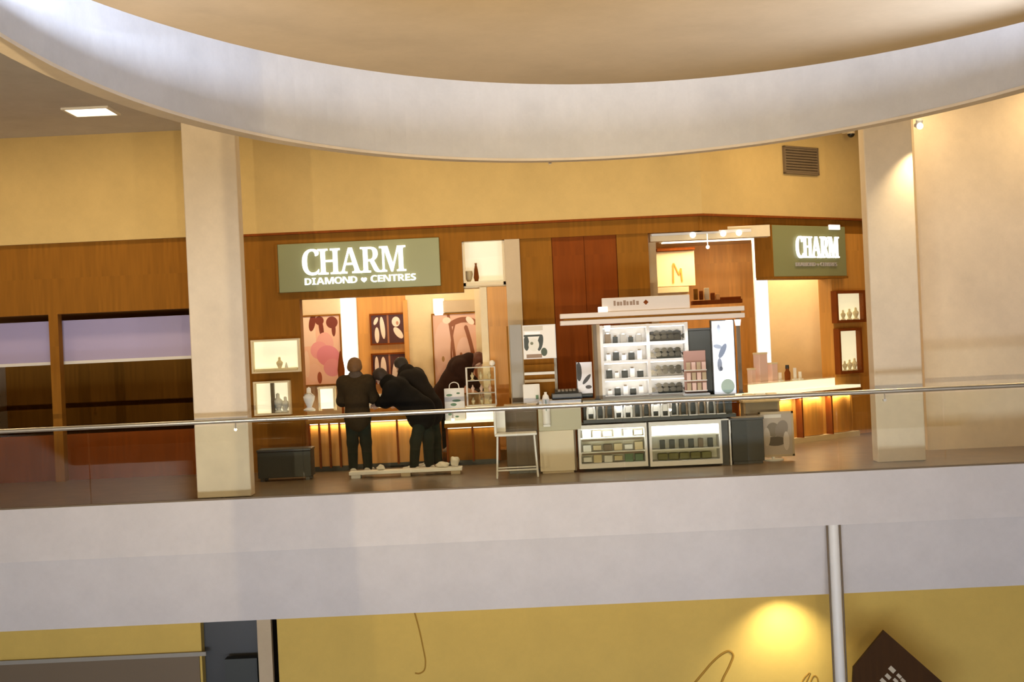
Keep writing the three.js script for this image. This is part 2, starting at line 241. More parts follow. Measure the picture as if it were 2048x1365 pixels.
// ---------------------------------------------------------------- signs
const font = await new FontLoader().loadAsync('fonts/droid/droid_serif_bold.typeface.json');
const fontSans = await new FontLoader().loadAsync('fonts/droid/droid_sans_bold.typeface.json');
function word(text, f, w, h, x, y, z, d, m, parent, letterName = 'letter', overlap = 0) {           // letters as single parts, set into a box w x h whose left lower corner is x, y
  const gs = []; let pen = 0, lo = Infinity, hi = -Infinity;
  for (const ch of text) {
    if (ch === ' ') { pen += 0.35; continue; }
    let g;
    if (ch === '\u2665') { const s = new THREE.Shape(); s.moveTo(0.4, 0); s.bezierCurveTo(0.1, 0.25, -0.05, 0.5, 0.12, 0.68); s.bezierCurveTo(0.25, 0.8, 0.4, 0.68, 0.4, 0.52); s.bezierCurveTo(0.4, 0.68, 0.55, 0.8, 0.68, 0.68); s.bezierCurveTo(0.85, 0.5, 0.7, 0.25, 0.4, 0); g = new THREE.ExtrudeGeometry(s, { depth: d, bevelEnabled: false }); }
    else g = new TextGeometry(ch, { font: f, size: 1, depth: d, curveSegments: 5, bevelEnabled: false });
    g.computeBoundingBox(); const b = g.boundingBox; g.translate(pen - b.min.x, 0, 0); pen += b.max.x - b.min.x + 0.07 - overlap; lo = Math.min(lo, b.min.y); hi = Math.max(hi, b.max.y); gs.push(g);
  }
  const W = pen - 0.07 + overlap;
  for (const g of gs) obj(letterName, uvm(g.translate(0, -lo, 0).scale(w / W, h / (hi - lo), 1).translate(x, y, z)), m, parent);
}
{ const q = rc(556, 482, 880, 579, ZF - 0.09), g = thing('shop_sign', 'grey green sign board with large and small glowing white letters above the left opening', 'sign', [q.x, q.y, -ZF + 0.09]);
  const board = obj('board', span(-q.w / 2, q.w / 2, -q.h / 2, q.h / 2, -0.09, 0, 0.01), mats.sign, g); obj('side_trim', span(-q.w / 2 - 0.035, -q.w / 2, -q.h / 2, q.h / 2, -0.09, 0.01), mats.brown, g);
  const a = rc(604, 497, 812, 550, ZF - 0.12), b = rc(609, 550, 832, 567, ZF - 0.12);
  word('CHARM', font, a.w, a.h, a.x0 - q.x, a.y0 - q.y + 0.02, 0.012, 0.03, mats.letter, board, 'letter', 0.12);
  word('DIAMOND \u2665 CENTRES', fontSans, b.w, b.h * 0.82, b.x0 - q.x, b.y0 - q.y + 0.01, 0.008, 0.02, mats.letter, board, 'small_letter'); }
{ const f = 0.12, q = foldRect(1545, 452, 1692, 553, f), a = foldRect(1590, 473, 1675, 517, f), b = foldRect(1590, 522, 1672, 533, f);
  const g = thing('corner_sign', 'grey green sign box with narrow glowing white letters on the folded corner of the shop', 'sign', [XF, 0, -ZF], TURN);
  const board = obj('box', span(q.s0, q.s1, q.y0, q.y1, f, -0.25, 0.01), mats.sign, g); obj('frame', [span(q.s0 - 0.02, q.s1 + 0.02, q.y0 - 0.04, q.y0, f + 0.01, -0.25), span(q.s0 - 0.03, q.s0, q.y0, q.y1, f + 0.01, -0.25)], mats.brown, g);
  word('CHARM', font, a.w, a.h, a.s0, a.y0, f + 0.012, 0.03, mats.letter, board, 'letter', 0.12); word('DIAMOND \u2665 CENTRES', fontSans, b.w, b.h * 0.7, b.s0, b.y0, f + 0.008, 0.02, M(0.45, 0.42, 0.4, 0.5), board, 'small_letter'); 
  const l = foldRect(1657, 450, 1678, 460, f); obj('lamp_clip', span(l.s0, l.s1, l.y0, l.y1, f + 0.03, f - 0.01, 0.01), mats.backlitWhite, g); }
struct('lintel_return', folded(foldRect(1545, 450, 1692, 553).s0, 3.3, LINTEL + 0.12, HEAD, -0.02, -0.3), mats.brown, 'brown timber lintel behind the corner sign').name = 'trim_5';

// ---------------------------------------------------------------- balustrade
{ const g = thing('glass_balustrade', 'frameless glass balustrade with a round metal handrail along the gallery edge', 'balustrade', [0, 0, -ZR]);
  const hy = 1.055; obj('handrail', tube([[-9.98, hy, 0], [9.98, hy, 0]], 0.032, 14), mats.steel, g); obj('shoe', span(-9.98, 9.98, 0, 0.03, -0.02, 0.03), mats.khaki, g);
  for (let i = 0; i < 14; i++) { const x = -9.98 + i * 1.4257; obj('glass_panel', span(x + 0.006, x + 1.42, 0.03, 1.0, -0.008, 0.008), mats.glass, g); }
  for (const u of [-520, -90, 470, 905, 1340, 1770, 2200]) { const x = wx(u, 820, ZR); obj('bracket', [tube([[x, 0.95, 0.02], [x, hy, 0]], 0.008, 6), new THREE.CylinderGeometry(0.022, 0.022, 0.04, 14).rotateX(Math.PI / 2).translate(x, 0.94, 0)], mats.steel, g); } }

// ---------------------------------------------------------------- lower level
const ZH = 19.5, LY = -5;
{ const w = struct('wall_hoarding', span(wx(556, 1300, ZH), 9.99, LY, -1.65, -ZH, -ZH - 0.15), mats.hoarding, 'yellow painted hoarding on the lower level');
  obj('timber_edge', pb(528, 1236, 556, 1900, ZH + 0.02, 0.12), mats.beige, w);
  const stroke = (pts, r, m) => obj('painted_stroke', tube(pts.map(([u, v]) => [wx(u, v, ZH), wy(u, v, ZH), -ZH]), r, 6), m, w);
  const ink = M(0.36, 0.19, 0.015, 0.7);
  stroke([[829, 1225], [838, 1258], [846, 1295], [851, 1325], [848, 1342], [838, 1348], [830, 1347]], 0.012, ink);
  stroke([[1385, 1372], [1405, 1348], [1425, 1325], [1445, 1308], [1458, 1303], [1466, 1310], [1460, 1330], [1447, 1356], [1440, 1375]], 0.018, ink);
  stroke([[1600, 1372], [1610, 1355], [1620, 1346], [1612, 1366]], 0.012, ink); stroke([[1618, 1372], [1628, 1352], [1634, 1356], [1636, 1374]], 0.012, ink); }
{ const w = struct('wall_lower_shop', [pb(-700, 1180, 414, 1900, ZH + 0.4, 0.2)], mats.hoarding, 'tan painted panel of the lower shop');
  obj('dark_glazing', pb(414, 1200, 530, 1900, ZH + 0.6, 0.1), mats.black, w); obj('grey_counter', pb(462, 1318, 527, 1900, ZH + 0.3, 0.2), mats.charcoal, w); obj('lower_panel', pb(-700, 1334, 412, 1900, ZH + 0.36, 0.03), mats.khaki, w); obj('rail', pb(-700, 1330, 413, 1338, ZH + 0.34, 0.05), mats.grey, w); }
{ const x = wx(1673, 1200, 18.27), g = thing('pipe_column', 'slender white round column standing before the yellow hoarding', 'column', [x, LY, -18.27]);
  obj('shaft', cyl(0.07, 0.07, -0.67 - LY, 0, 0, 0, 24), mats.white, g); obj('base_plate', cyl(0.13, 0.13, 0.03, 0, 0, 0, 24), mats.white, g);
  for (const s of [-1, 1]) obj('edge_rod', tube([[s * 0.085, 0.03, 0.01], [s * 0.085, -0.67 - LY, 0.01]], 0.013, 8), mats.khaki, g); }  // thin dark rods marking the edges of the shaft
{ // downlight in the soffit that makes the scallop
  const x = wx(1562, 1230, 19.4), g = thing('soffit_downlight', 'recessed downlight washing the yellow hoarding', 'light', [x, -1.65, -18.95]);
  obj('ring', new THREE.TorusGeometry(0.07, 0.012, 8, 24).rotateX(Math.PI / 2), mats.white, g); obj('bulb', new THREE.SphereGeometry(0.05, 14, 10), mats.lamp, g);
  const l = new THREE.SpotLight(lin(1, 0.9, 0.7), POWER.scallop, 0, 0.95, 0.9); l.position.set(x, -1.71, -18.95); l.target.position.set(x, -3.1, -19.5); l.castShadow = true; scene.add(l, l.target); }
{ // tag-shaped dark board leaning out beside the column
  const Z = 18.2, P = [[1768, 1262], [1707, 1336], [1700, 1480], [1905, 1480], [1902, 1380]].map(([u, v]) => [wx(u, v, Z), wy(u, v, Z)]);
  const g = thing('hanging_board', 'dark brown pointed board with pale slanting marks beside the white column', 'sign', [0, 0, -Z]);
  obj('board', prism(P, 0.06), M(0.06, 0.024, 0.005, 0.7, { map: T.wood, specularIntensity: 0.3 }), g); obj('pole', span(wx(1800, 1400, Z) - 0.02, wx(1800, 1400, Z) + 0.02, LY, P[2][1], -0.05, -0.01), mats.khaki, g);
  for (const [u, v, r] of [[1784, 1340, 7], [1776, 1354, 6], [1766, 1363, 6], [1798, 1353, 5], [1791, 1362, 5], [1781, 1372, 6], [1806, 1362, 5]]) { const k = Z / FOCAL; obj('mark', bx(r * 2 * k, r * 1.25 * k, 0.006).rotateZ(-0.8).translate(wx(u, v, Z), wy(u, v, Z), 0.003), M(0.5, 0.42, 0.3, 0.6), g); } }
for (const [cx, cz, ty, k, label] of [[4.95, 8.4, 9.2, POWER.side, 'unseen slender column carrying a lamp, on the right'], [-3.0, 6.4, 9.4, POWER.side * 0.35, 'unseen slender column carrying a lamp, on the left']]) {   // unseen columns, each put in to carry a lamp that whitens the ceiling
  struct('column', cyl(0.2, 0.2, 10.6, cx, LY, -cz, 28), mats.column, label);
  const d = cx > 0 ? -1 : 1, ux = cx + d * 0.36, uy = 2.5, g = thing('unseen_uplighter', cx > 0 ? 'unseen lamp whitening the right part of the ceiling' : 'unseen lamp whitening the left part of the ceiling', 'light', [ux, uy, -cz]);
  obj('arm', span(-d * 0.15, 0, -0.03, 0.01, -0.02, 0.02), mats.white, g); obj('bowl', new THREE.LatheGeometry([[0, -0.08], [0.06, -0.06], [0.1, 0], [0.1, 0.03]].map(p => new THREE.Vector2(...p)), 20), mats.white, g); obj('bulb', new THREE.SphereGeometry(0.05, 14, 10), mats.led, g);
  const l = new THREE.SpotLight(lin(...COOL), k, 0, 0.5, 1); l.position.set(ux, uy + 0.06, -cz); l.target.position.set(EX + (cx > 0 ? 1.2 : -2.6), nose.y, -ty); l.castShadow = true; scene.add(l, l.target);
}
for (const x of [-6, -3, 0, 3]) {                            // added warm fill lamps, out of view, aimed at the curved ceiling
  const g = thing('added_floodlight', 'added warm fill lamp on a short stand, out of view', 'light', [x, 1.0, -2.4], 0, 'added fill lamps in the near gallery');
  obj('stem', cyl(0.015, 0.015, 1.0, 0, -1.0, 0.05, 10), mats.steel, g); obj('head', bx(0.2, 0.14, 0.1, 0, 0, 0.05, 0.01), mats.charcoal, g); obj('lens', bx(0.17, 0.11, 0.01, 0, 0, -0.004), mats.lamp, g);
  const l = new THREE.SpotLight(lin(1, 0.8, 0.5), POWER.addedFlood, 0, 0.62, 1); l.position.set(x, 1.02, -2.47); l.target.position.set(x * 0.9 + 0.3, 3.9, -13); l.castShadow = true; scene.add(l, l.target);
}

// neighbour shops left and right
{ const xe = wx(472, 700, ZF), w = struct('wall_neighbour', [span(-10, xe, 0, TOP, -27.2, -27.4), span(-4.78, -4.64, 0, TOP, -ZF - 0.32, -27.4)], mats.brown, 'timber lined walls of the closed neighbouring shop');
  obj('ceiling_panel', span(-10, -4.64, 2.72, 2.8, -ZF - 0.3, -27.2), mats.brown, w); obj('timber_head', span(-10, xe, 2.72, TOP, -ZF, -ZF - 0.3), mats.brown, w); obj('stile', span(-7.5, -7.35, 0, 2.72, -ZF, -ZF - 0.2), mats.brown, w); obj('base_panel', span(-10, xe, 0, 0.75, -ZF - 0.2, -ZF - 0.3), mats.deep, w); }
{ const g = thing('window_poster', 'lilac poster panel in the unlit neighbouring shop', 'poster', [0, 0, 0]); obj('panel', span(-8.6, wx(388, 660, ZF) + 0.3, 1.95, 2.62, -ZF - 0.3, -ZF - 0.34), M(0.42, 0.36, 0.55, 0.5), g); obj('edge', span(-8.6, wx(388, 660, ZF) + 0.3, 1.9, 1.95, -ZF - 0.29, -ZF - 0.35), mats.white, g); }
struct('wall_next_door', span(wx(1847, 700, 21), 9.99, 0, 5.6, -21, -21.3), mats.column, 'plain closed shop front past the right column');

// ---------------------------------------------------------------- shop fittings
function showcaseWall(name, q, Z, label, content) {                    // lit display window proud of a pier
  const g = thing(name, label, 'display case', [q.x, q.y0, -Z]), t = 0.03, d = 0.16;
  obj('frame', [span(-q.w / 2, q.w / 2, 0, t, -d, 0), span(-q.w / 2, q.w / 2, q.h - t, q.h, -d, 0), span(-q.w / 2, -q.w / 2 + t, t, q.h - t, -d, 0), span(q.w / 2 - t, q.w / 2, t, q.h - t, -d, 0)], mats.cream, g);
  obj('lit_back', span(-q.w / 2 + t, q.w / 2 - t, t, q.h - t, -d, -d + 0.02), mats.backlit, g); obj('pane', span(-q.w / 2 + t, q.w / 2 - t, t, q.h - t, -0.012, -0.006), mats.glass, g);
  content(g, q.w, q.h); return g;
}
const bust = (x, s, z = -0.09) => new THREE.LatheGeometry([[0.0, 0], [0.05, 0], [0.05, 0.012], [0.02, 0.03], [0.045, 0.09], [0.05, 0.12], [0.02, 0.15], [0.018, 0.19], [0, 0.2]].map(p => new THREE.Vector2(p[0] * s, p[1] * s)), 16).translate(x, 0.031, z);
showcaseWall('display_window', rc(502, 679, 599, 746, ZF - 0.17), ZF - 0.17, 'glowing cream display window on the brown pier, upper of two', (g, w, h) => { obj('fabric_riser', span(-w / 2 + 0.05, w / 2 - 0.05, 0.03, 0.07, -0.14, -0.03, 0.01), mats.cream, g); obj('necklace_bust', bust(0.05, 1.1), mats.cream, g); obj('ring_cone', cyl(0.03, 0.006, 0.09, 0.16, 0.07, -0.08), mats.white, g); });
showcaseWall('display_window', rc(507, 763, 580, 831, ZF - 0.17), ZF - 0.17, 'white display window with jewellery stands, lower of two on the pier', (g, w, h) => { obj('divider', span(-0.02, 0.03, 0.03, h - 0.03, -0.14, -0.03), mats.khaki, g); for (const [x, s] of [[0.1, 0.9], [0.18, 0.7], [0.2, 1.3], [0.08, 1.6]]) obj('necklace_bust', bust(x, s, -0.05 - 0.04 * s), mats.white, g); });
function endCase(u0, v0, u1, v1, label) { const f = 0.12, q = foldRect(u0, v0, u1, v1, f), g = thing('display_window', label, 'display case', [XF, 0, -ZF], TURN);
  obj('frame', [span(q.s0 - 0.05, q.s1 + 0.05, q.y1, q.y1 + 0.05, 0.0, f), span(q.s0 - 0.05, q.s1 + 0.05, q.y0 - 0.05, q.y0, 0, f), span(q.s0 - 0.05, q.s0, q.y0, q.y1, 0, f), span(q.s1, q.s1 + 0.05, q.y0, q.y1, 0, f)], mats.deep, g);
  obj('lit_back', span(q.s0, q.s1, q.y0, q.y1, 0, 0.02), mats.backlit, g); for (const t of [0.25, 0.5, 0.75]) obj('necklace_bust', bust(0, 0.8 + t * 0.4, 0).translate(q.s0 + q.w * t, q.y0 - 0.03, 0.07), mats.cream, g); obj('pane', span(q.s0, q.s1, q.y0, q.y1, f - 0.012, f - 0.006), mats.glass, g); }
endCase(1677, 587, 1728, 640, 'cream lit display window on the end pier, upper of two'); endCase(1683, 662, 1722, 742, 'tall lit display window on the end pier above the counter');

// posters
function poster(q, Z, label, m, frameMat, frameName = 'frame', name = 'poster', t = 0.025) {
  const g = thing(name, label, 'poster', [q.x, q.y, -Z]);
  obj(frameName, [span(-q.w / 2, q.w / 2, -q.h / 2, -q.h / 2 + t, 0, 0.03), span(-q.w / 2, q.w / 2, q.h / 2 - t, q.h / 2, 0, 0.03), span(-q.w / 2, -q.w / 2 + t, -q.h / 2 + t, q.h / 2 - t, 0, 0.03), span(q.w / 2 - t, q.w / 2, -q.h / 2 + t, q.h / 2 - t, 0, 0.03)], frameMat, g);
  obj('print', new THREE.BoxGeometry(q.w - 2 * t, q.h - 2 * t, 0.012).translate(0, 0, 0.008), m, g); return g;
}
const blob = (g, x, y, rx, ry, c, rot = 0) => { g.fillStyle = c; g.beginPath(); g.ellipse(x, y, rx, ry, rot, 0, 6.3); g.fill(); };
const portrait = canvasMat(256, 460, (g, w, h) => { g.fillStyle = '#f3c9ae'; g.fillRect(0, 0, w, h); g.fillStyle = '#f6dcc4'; g.fillRect(0, 0, 90, 200);
  for (const [x, y, a, b, r] of [[70, 40, 22, 60, 0.2], [120, 30, 30, 30, 0], [130, 80, 16, 70, -0.1], [205, 45, 40, 40, 0.4], [215, 90, 14, 50, 0]]) blob(g, x, y, a, b, '#7a3010', r);
  blob(g, 150, 190, 60, 80, '#f0b4a8'); blob(g, 110, 230, 60, 60, '#eda3a4'); blob(g, 170, 270, 80, 70, '#e58f9c', 0.3); blob(g, 195, 350, 60, 60, '#e89ba4'); blob(g, 70, 380, 50, 60, '#f6cdb8'); blob(g, 105, 415, 16, 40, '#a5532f'); blob(g, 20, 320, 20, 90, '#f7d9c0'); });
poster(rc(604, 630, 684, 772, SB - 0.1), SB - 0.1, 'pink portrait poster with dark hair beside the light column', portrait, mats.brown);
const branches = canvasMat(256, 340, (g, w, h) => { g.fillStyle = '#dcae96'; g.fillRect(0, 0, w, h); blob(g, 60, 150, 60, 120, '#e0b8a6'); blob(g, 175, 190, 50, 90, '#e3bdb0'); g.strokeStyle = '#8a4a18'; g.lineCap = 'round';
  for (const [a, b, c, d, e, f, k] of [[90, 0, 110, 90, 130, 330, 16], [110, 40, 180, 10, 250, 40, 24], [190, 60, 230, 160, 250, 330, 22], [130, 30, 90, 120, 100, 220, 10]]) { g.lineWidth = k; g.beginPath(); g.moveTo(a, b); g.quadraticCurveTo(c, d, e, f); g.stroke(); } blob(g, 215, 30, 26, 14, '#f6e2d0', 0.5); blob(g, 80, 25, 24, 14, '#f1d5c0'); blob(g, 155, 175, 8, 10, '#9a5b30'); blob(g, 50, 190, 8, 12, '#a57a40'); blob(g, 110, 240, 6, 10, '#b07850'); });
poster(rc(866, 626, 960, 790, SB - 0.12), SB - 0.12, 'dusky pink poster with dark brown branching shapes', branches, mats.brown);
const pair = (seedv) => canvasMat(256, 200, (g, w, h) => { g.fillStyle = '#4a1204'; g.fillRect(0, 0, w, h); g.fillStyle = '#a86a40'; g.fillRect(120, 0, 14, h); const c = '#f7e3d2';
  if (seedv) { blob(g, 35, 40, 14, 30, c, 0.5); blob(g, 40, 140, 18, 56, c); blob(g, 85, 90, 18, 80, c, -0.1); blob(g, 190, 50, 32, 36, c); blob(g, 200, 60, 10, 14, '#c58a6a'); blob(g, 205, 130, 24, 50, c, -0.7); }
  else { blob(g, 30, 90, 16, 80, c); blob(g, 80, 100, 22, 85, c); blob(g, 170, 110, 22, 80, c, 0.2); blob(g, 215, 90, 26, 70, c, -0.3); } });
poster(rc(740, 627, 813, 690, SB - 0.03), SB - 0.03, 'dark framed picture of two pale shapes on the orange wall, upper', pair(1), mats.deep, 'frame', 'framed_picture', 0.03);
poster(rc(743, 706, 817, 768, SB - 0.03), SB - 0.03, 'dark framed picture of pale upright shapes on the orange wall, lower', pair(0), mats.deep, 'frame', 'framed_picture', 0.03);
// upper window of the front and the orange panel under it
{ const q = rc(925, 478, 1010, 571, ZF + 0.05), w = struct('window_2', [span(q.x0, q.x1, q.y1 - 0.04, q.y1, -q.Z, -q.Z - 0.06), span(q.x0, q.x1, q.y0, q.y0 + 0.05, -q.Z, -q.Z - 0.06), span(q.x0, q.x0 + 0.04, q.y0, q.y1, -q.Z, -q.Z - 0.06), span(q.x1 - 0.04, q.x1, q.y0, q.y1, -q.Z, -q.Z - 0.06)], mats.cream, 'small cream framed window high in the shop front');
  obj('pane', span(q.x0 + 0.04, q.x1 - 0.04, q.y0 + 0.05, q.y1 - 0.04, -q.Z - 0.03, -q.Z - 0.036), mats.glass, w); obj('lit_back', span(q.x0, q.x1, q.y0, q.y1, -q.Z - 0.5, -q.Z - 0.53), glow(1, 0.8, 0.5, 0.6), w);  // back panel glows in place of the lit interior behind
  obj('ledge', span(q.x0, q.x1, q.y0 - 0.03, q.y0 + 0.03, -q.Z - 0.06, -q.Z - 0.5), mats.cream, w);
  obj('transom_panel', span(px(975, 610), q.x1 + 0.05, wy(990, 770, q.Z), q.y0 - 0.03, -q.Z, -q.Z - 0.2), mats.orange, w); obj('jamb', span(px(962, 650), px(976, 650), 0.9, q.y0 - 0.03, -q.Z + 0.02, -q.Z - 0.2), mats.cream, w); }
{ const q = rc(928, 525, 1008, 566, ZF + 0.3), g = thing('tall_vase', 'slim dark vase inside the small high window', 'vase', [wx(953, 562, ZF + 0.3), q.y0 + 0.03, -ZF - 0.3]);
  obj('body', new THREE.LatheGeometry([[0, 0], [0.03, 0], [0.045, 0.06], [0.03, 0.2], [0.016, 0.27], [0.022, 0.3]].map(p => new THREE.Vector2(...p)), 18), mats.deep, g);
  const b = thing('ring_bowl', 'pale round bowl inside the small high window', 'bowl', [wx(938, 562, ZF + 0.3), q.y0 + 0.03, -ZF - 0.3]); obj('body', new THREE.LatheGeometry([[0, 0], [0.03, 0], [0.05, 0.04], [0.07, 0.12], [0.06, 0.17]].map(p => new THREE.Vector2(...p)), 18), mats.beige, b); }
// right bay: wall shelf with lettered card and lit display
{ const q = rc(1308, 497, 1390, 598, 25.5), g = thing('wall_display', 'cream wall display with a brown zigzag mark in the right bay', 'display', [q.x, q.y, -q.Z]);
  obj('back', span(-q.w / 2, q.w / 2, -q.h * 0.25, q.h * 0.44, -0.06, 0), mats.cream, g); obj('canopy', span(-q.w / 2 + 0.06, q.w / 2, q.h * 0.45, q.h * 0.5, -0.06, 0.15), mats.deep, g); obj('shelf', span(-q.w / 2, q.w * 0.3, -q.h * 0.38, -q.h * 0.27, -0.06, 0.2), mats.cream, g); obj('lower_cabinet', span(-q.w / 2, q.w * 0.3, -q.h * 0.62, -q.h * 0.38, -0.06, 0.1), mats.cream, g);
  const z = [[-0.03, 0.16], [-0.01, 0.22], [0.08, 0.0], [0.12, 0.12], [0.13, -0.13]]; for (let i = 0; i < 4; i++) obj('mark', tube([[z[i][0], z[i][1] - 0.03, 0.01], [z[i + 1][0], z[i + 1][1] - 0.03, 0.01]], 0.018, 6), mats.orange, g); obj('mark', tube([[-0.02, 0.16, 0.01], [-0.03, -0.18, 0.01]], 0.018, 6), mats.orange, g); }
{ const g = thing('high_shelf', 'dark wall shelf with small boxes in the right bay', 'shelf', [0, 0, 0]); obj('board', pb(1385, 600, 1485, 608, 24.4, 0.25), mats.deep, g); obj('board_back', pb(1440, 594, 1482, 602, 24.5, 0.1), mats.deep, g);
  for (const [u, w, h, m] of [[1392, 8, 22, mats.brown], [1403, 7, 18, mats.deep], [1414, 9, 24, mats.cream], [1426, 8, 14, mats.deep], [1436, 8, 12, mats.orange]]) { const b = tag(obj('gift_box', pb(u - w / 2, 600 - h, u + w / 2, 600, 24.45, 0.1, 0.006), m), 'small gift box standing on the dark shelf in the right bay', 'box', 'gift boxes on the high shelf'); } }

// counters
function counter(u0, u1, vTop, Z, depth, label, opt = {}) {            // jewellery counter: plinth, panelled front with a light under the top, glass case
  const q = rc(u0, vTop, u1, vTop + 10, Z), y = opt.y || 0.9, w = q.w, g = thing('jewellery_counter', label, 'counter', [q.x, 0, -Z]);
  obj('plinth', span(-w / 2 + 0.04, w / 2 - 0.04, 0, 0.08, -depth, -0.14), mats.charcoal, g); obj('body', span(-w / 2 + 0.02, w / 2 - 0.02, 0.08, y - 0.06, -depth, -0.12), opt.body || mats.orange, g);
  obj('top_rail', span(-w / 2, w / 2, y - 0.07, y, -depth, 0, 0.01), opt.rail || mats.brown, g);
  const n = opt.fins || 3; for (let i = 0; i <= n; i++) obj('fin', span(-w / 2 + 0.02 + (w - 0.07) * i / n, -w / 2 + 0.05 + (w - 0.07) * i / n, 0.06, y - 0.07, -0.13, -0.05), mats.deep, g);
  obj('under_light', span(-w / 2 + 0.05, w / 2 - 0.05, y - 0.085, y - 0.07, -0.1, -0.06), mats.tube, g); rectLight(w - 0.12, 0.05, WARM2, (opt.k || 7) * 4, [q.x, y - 0.1, -Z - 0.08], [q.x, 0, -Z - 0.12]);
  if (opt.glass === false) obj('lit_tray', span(-w / 2 + 0.01, w / 2 - 0.01, y, y + 0.04, -depth + 0.03, -0.02), mats.tray, g); else { obj('lit_tray', span(-w / 2 + 0.03, w / 2 - 0.03, y, y + 0.03, -depth + 0.03, -0.03), mats.tray, g); obj('case_glass', span(-w / 2 + 0.01, w / 2 - 0.01, y + 0.03, y + 0.13, -0.02, -0.012), mats.glass, g); obj('glass_top', span(-w / 2, w / 2, y + 0.13, y + 0.138, -depth, 0), mats.glass, g); }
  return g;
}
counter(612, 702, 842, 21.95, 0.55, 'jewellery counter with dark fins beside the brown pier', { y: 0.84, fins: 4 });
counter(704, 882, 842, 22.1, 0.5, 'long orange jewellery counter the people lean over', { y: 0.84, fins: 2 });
counter(888, 1000, 842, 21.95, 0.55, 'bright topped jewellery counter carrying the white gift bag', { y: 0.68, fins: 2, body: mats.brown, k: 1.5, glass: false });
{ // right counter follows the folded front
  const f = 0.35, a = foldRect(1478, 775, 1722, 800, f), s0 = a.s0, s1 = Math.min(a.s1, 3.9), y = 0.86;
  const g = thing('corner_counter', 'cream topped counter with curved orange front panels in the right bay', 'counter', [XF, 0, -ZF], TURN), w = s1 - s0;
  obj('plinth', span(s0, s1, 0, 0.09, 0.01, f - 0.06), mats.cream, g); obj('body', span(s0, s1, 0.09, y - 0.08, 0.01, f - 0.2), mats.orange, g); obj('top', span(s0 - 0.03, s1 + 0.03, y - 0.08, y, 0.005, f + 0.02, 0.015), mats.brown, g);
  obj('lit_tray', span(s0, s1, y, y + 0.05, 0.005, f), mats.tray, g); obj('glass_front', span(s0, s1, y + 0.05, y + 0.2, f - 0.012, f - 0.004), mats.glass, g); obj('glass_top', span(s0, s1, y + 0.2, y + 0.21, 0.005, f), mats.glass, g); obj('rear_light', span(s0 + 0.6, s1 - 0.3, y + 0.05, y + 0.2, 0.005, 0.03), mats.backlit, g);
  const N = 4; for (let i = 0; i < N; i++) { const c = s0 + w * (i + 0.5) / N, hw = w / N / 2 - 0.03; const sh = new THREE.Shape(); sh.moveTo(-hw, 0); sh.quadraticCurveTo(0, -0.24, hw, 0); sh.lineTo(-hw, 0); obj('curved_panel', uvm(new THREE.ExtrudeGeometry(sh, { depth: y - 0.19, bevelEnabled: false, curveSegments: 10 }).rotateX(-Math.PI / 2).translate(c, 0.1, f - 0.2)), mats.orange, g); obj('post', span(c - hw - 0.045, c - hw - 0.01, 0.09, y - 0.08, f - 0.15, f - 0.02), mats.deep, g); }
  obj('under_light', span(s0 + 0.1, s1 - 0.1, y - 0.095, y - 0.08, f - 0.06, f - 0.02), mats.tube, g);
  const p = new THREE.Vector3((s0 + s1) / 2, y - 0.11, f - 0.04).applyAxisAngle(new THREE.Vector3(0, 1, 0), TURN); const l = rectLight(w - 0.2, 0.05, WARM2, 45, [p.x + XF, p.y, p.z - ZF], [p.x + XF - 0.06, 0, p.z - ZF - 0.07]);
  // things on it
  const put = (u, v, ff) => { const [s, yy] = fold(u, v, ff); const q = new THREE.Vector3(s, y + 0.21, ff).applyAxisAngle(new THREE.Vector3(0, 1, 0), TURN); return [q.x + XF, q.y, q.z - ZF]; };
  const standBox = (name, label, w2, h2, d2, m, u, ff) => { const o = thing(name, label, 'box', put(u, 750, ff), TURN); obj('body', span(-w2 / 2, w2 / 2, 0, h2, -d2 / 2, d2 / 2, 0.008), m, o); obj('lid', span(-w2 / 2 - 0.004, w2 / 2 + 0.004, h2 - 0.03, h2, -d2 / 2 - 0.004, d2 / 2 + 0.004, 0.005), mats.cream, o); return o; };
  standBox('pink_box', 'tall pale pink gift box on the corner counter', 0.2, 0.5, 0.14, mats.pink, 1522, 0.12); standBox('pink_box', 'shorter pink gift box beside the tall one on the corner counter', 0.14, 0.32, 0.12, mats.pink, 1545, 0.1); standBox('pink_box', 'low pink gift box at the end of the corner counter', 0.1, 0.25, 0.1, mats.pink, 1503, 0.1);
  const bt = thing('perfume_bottle', 'dark slim bottle on the corner counter', 'bottle', put(1575, 750, 0.12), TURN); obj('body', new THREE.LatheGeometry([[0, 0], [0.045, 0], [0.05, 0.02], [0.05, 0.13], [0.03, 0.17], [0.03, 0.2]].map(p2 => new THREE.Vector2(...p2)), 18), mats.deep, bt); obj('cap', cyl(0.034, 0.03, 0.06, 0, 0.2, 0), mats.black, bt);
  for (const [u, h] of [[1560, 0.14], [1590, 0.2], [1600, 0.13]]) { const o = thing('clear_stand', 'small clear display stand around the dark bottle on the corner counter', 'stand', put(u, 750, 0.1), TURN, 'clear stands on the corner counter'); obj('foot', span(-0.04, 0.04, 0, 0.012, -0.04, 0.04), mats.white, o); obj('upright', span(-0.006, 0.006, 0.012, h, -0.03, 0.03), mats.white, o); }
}
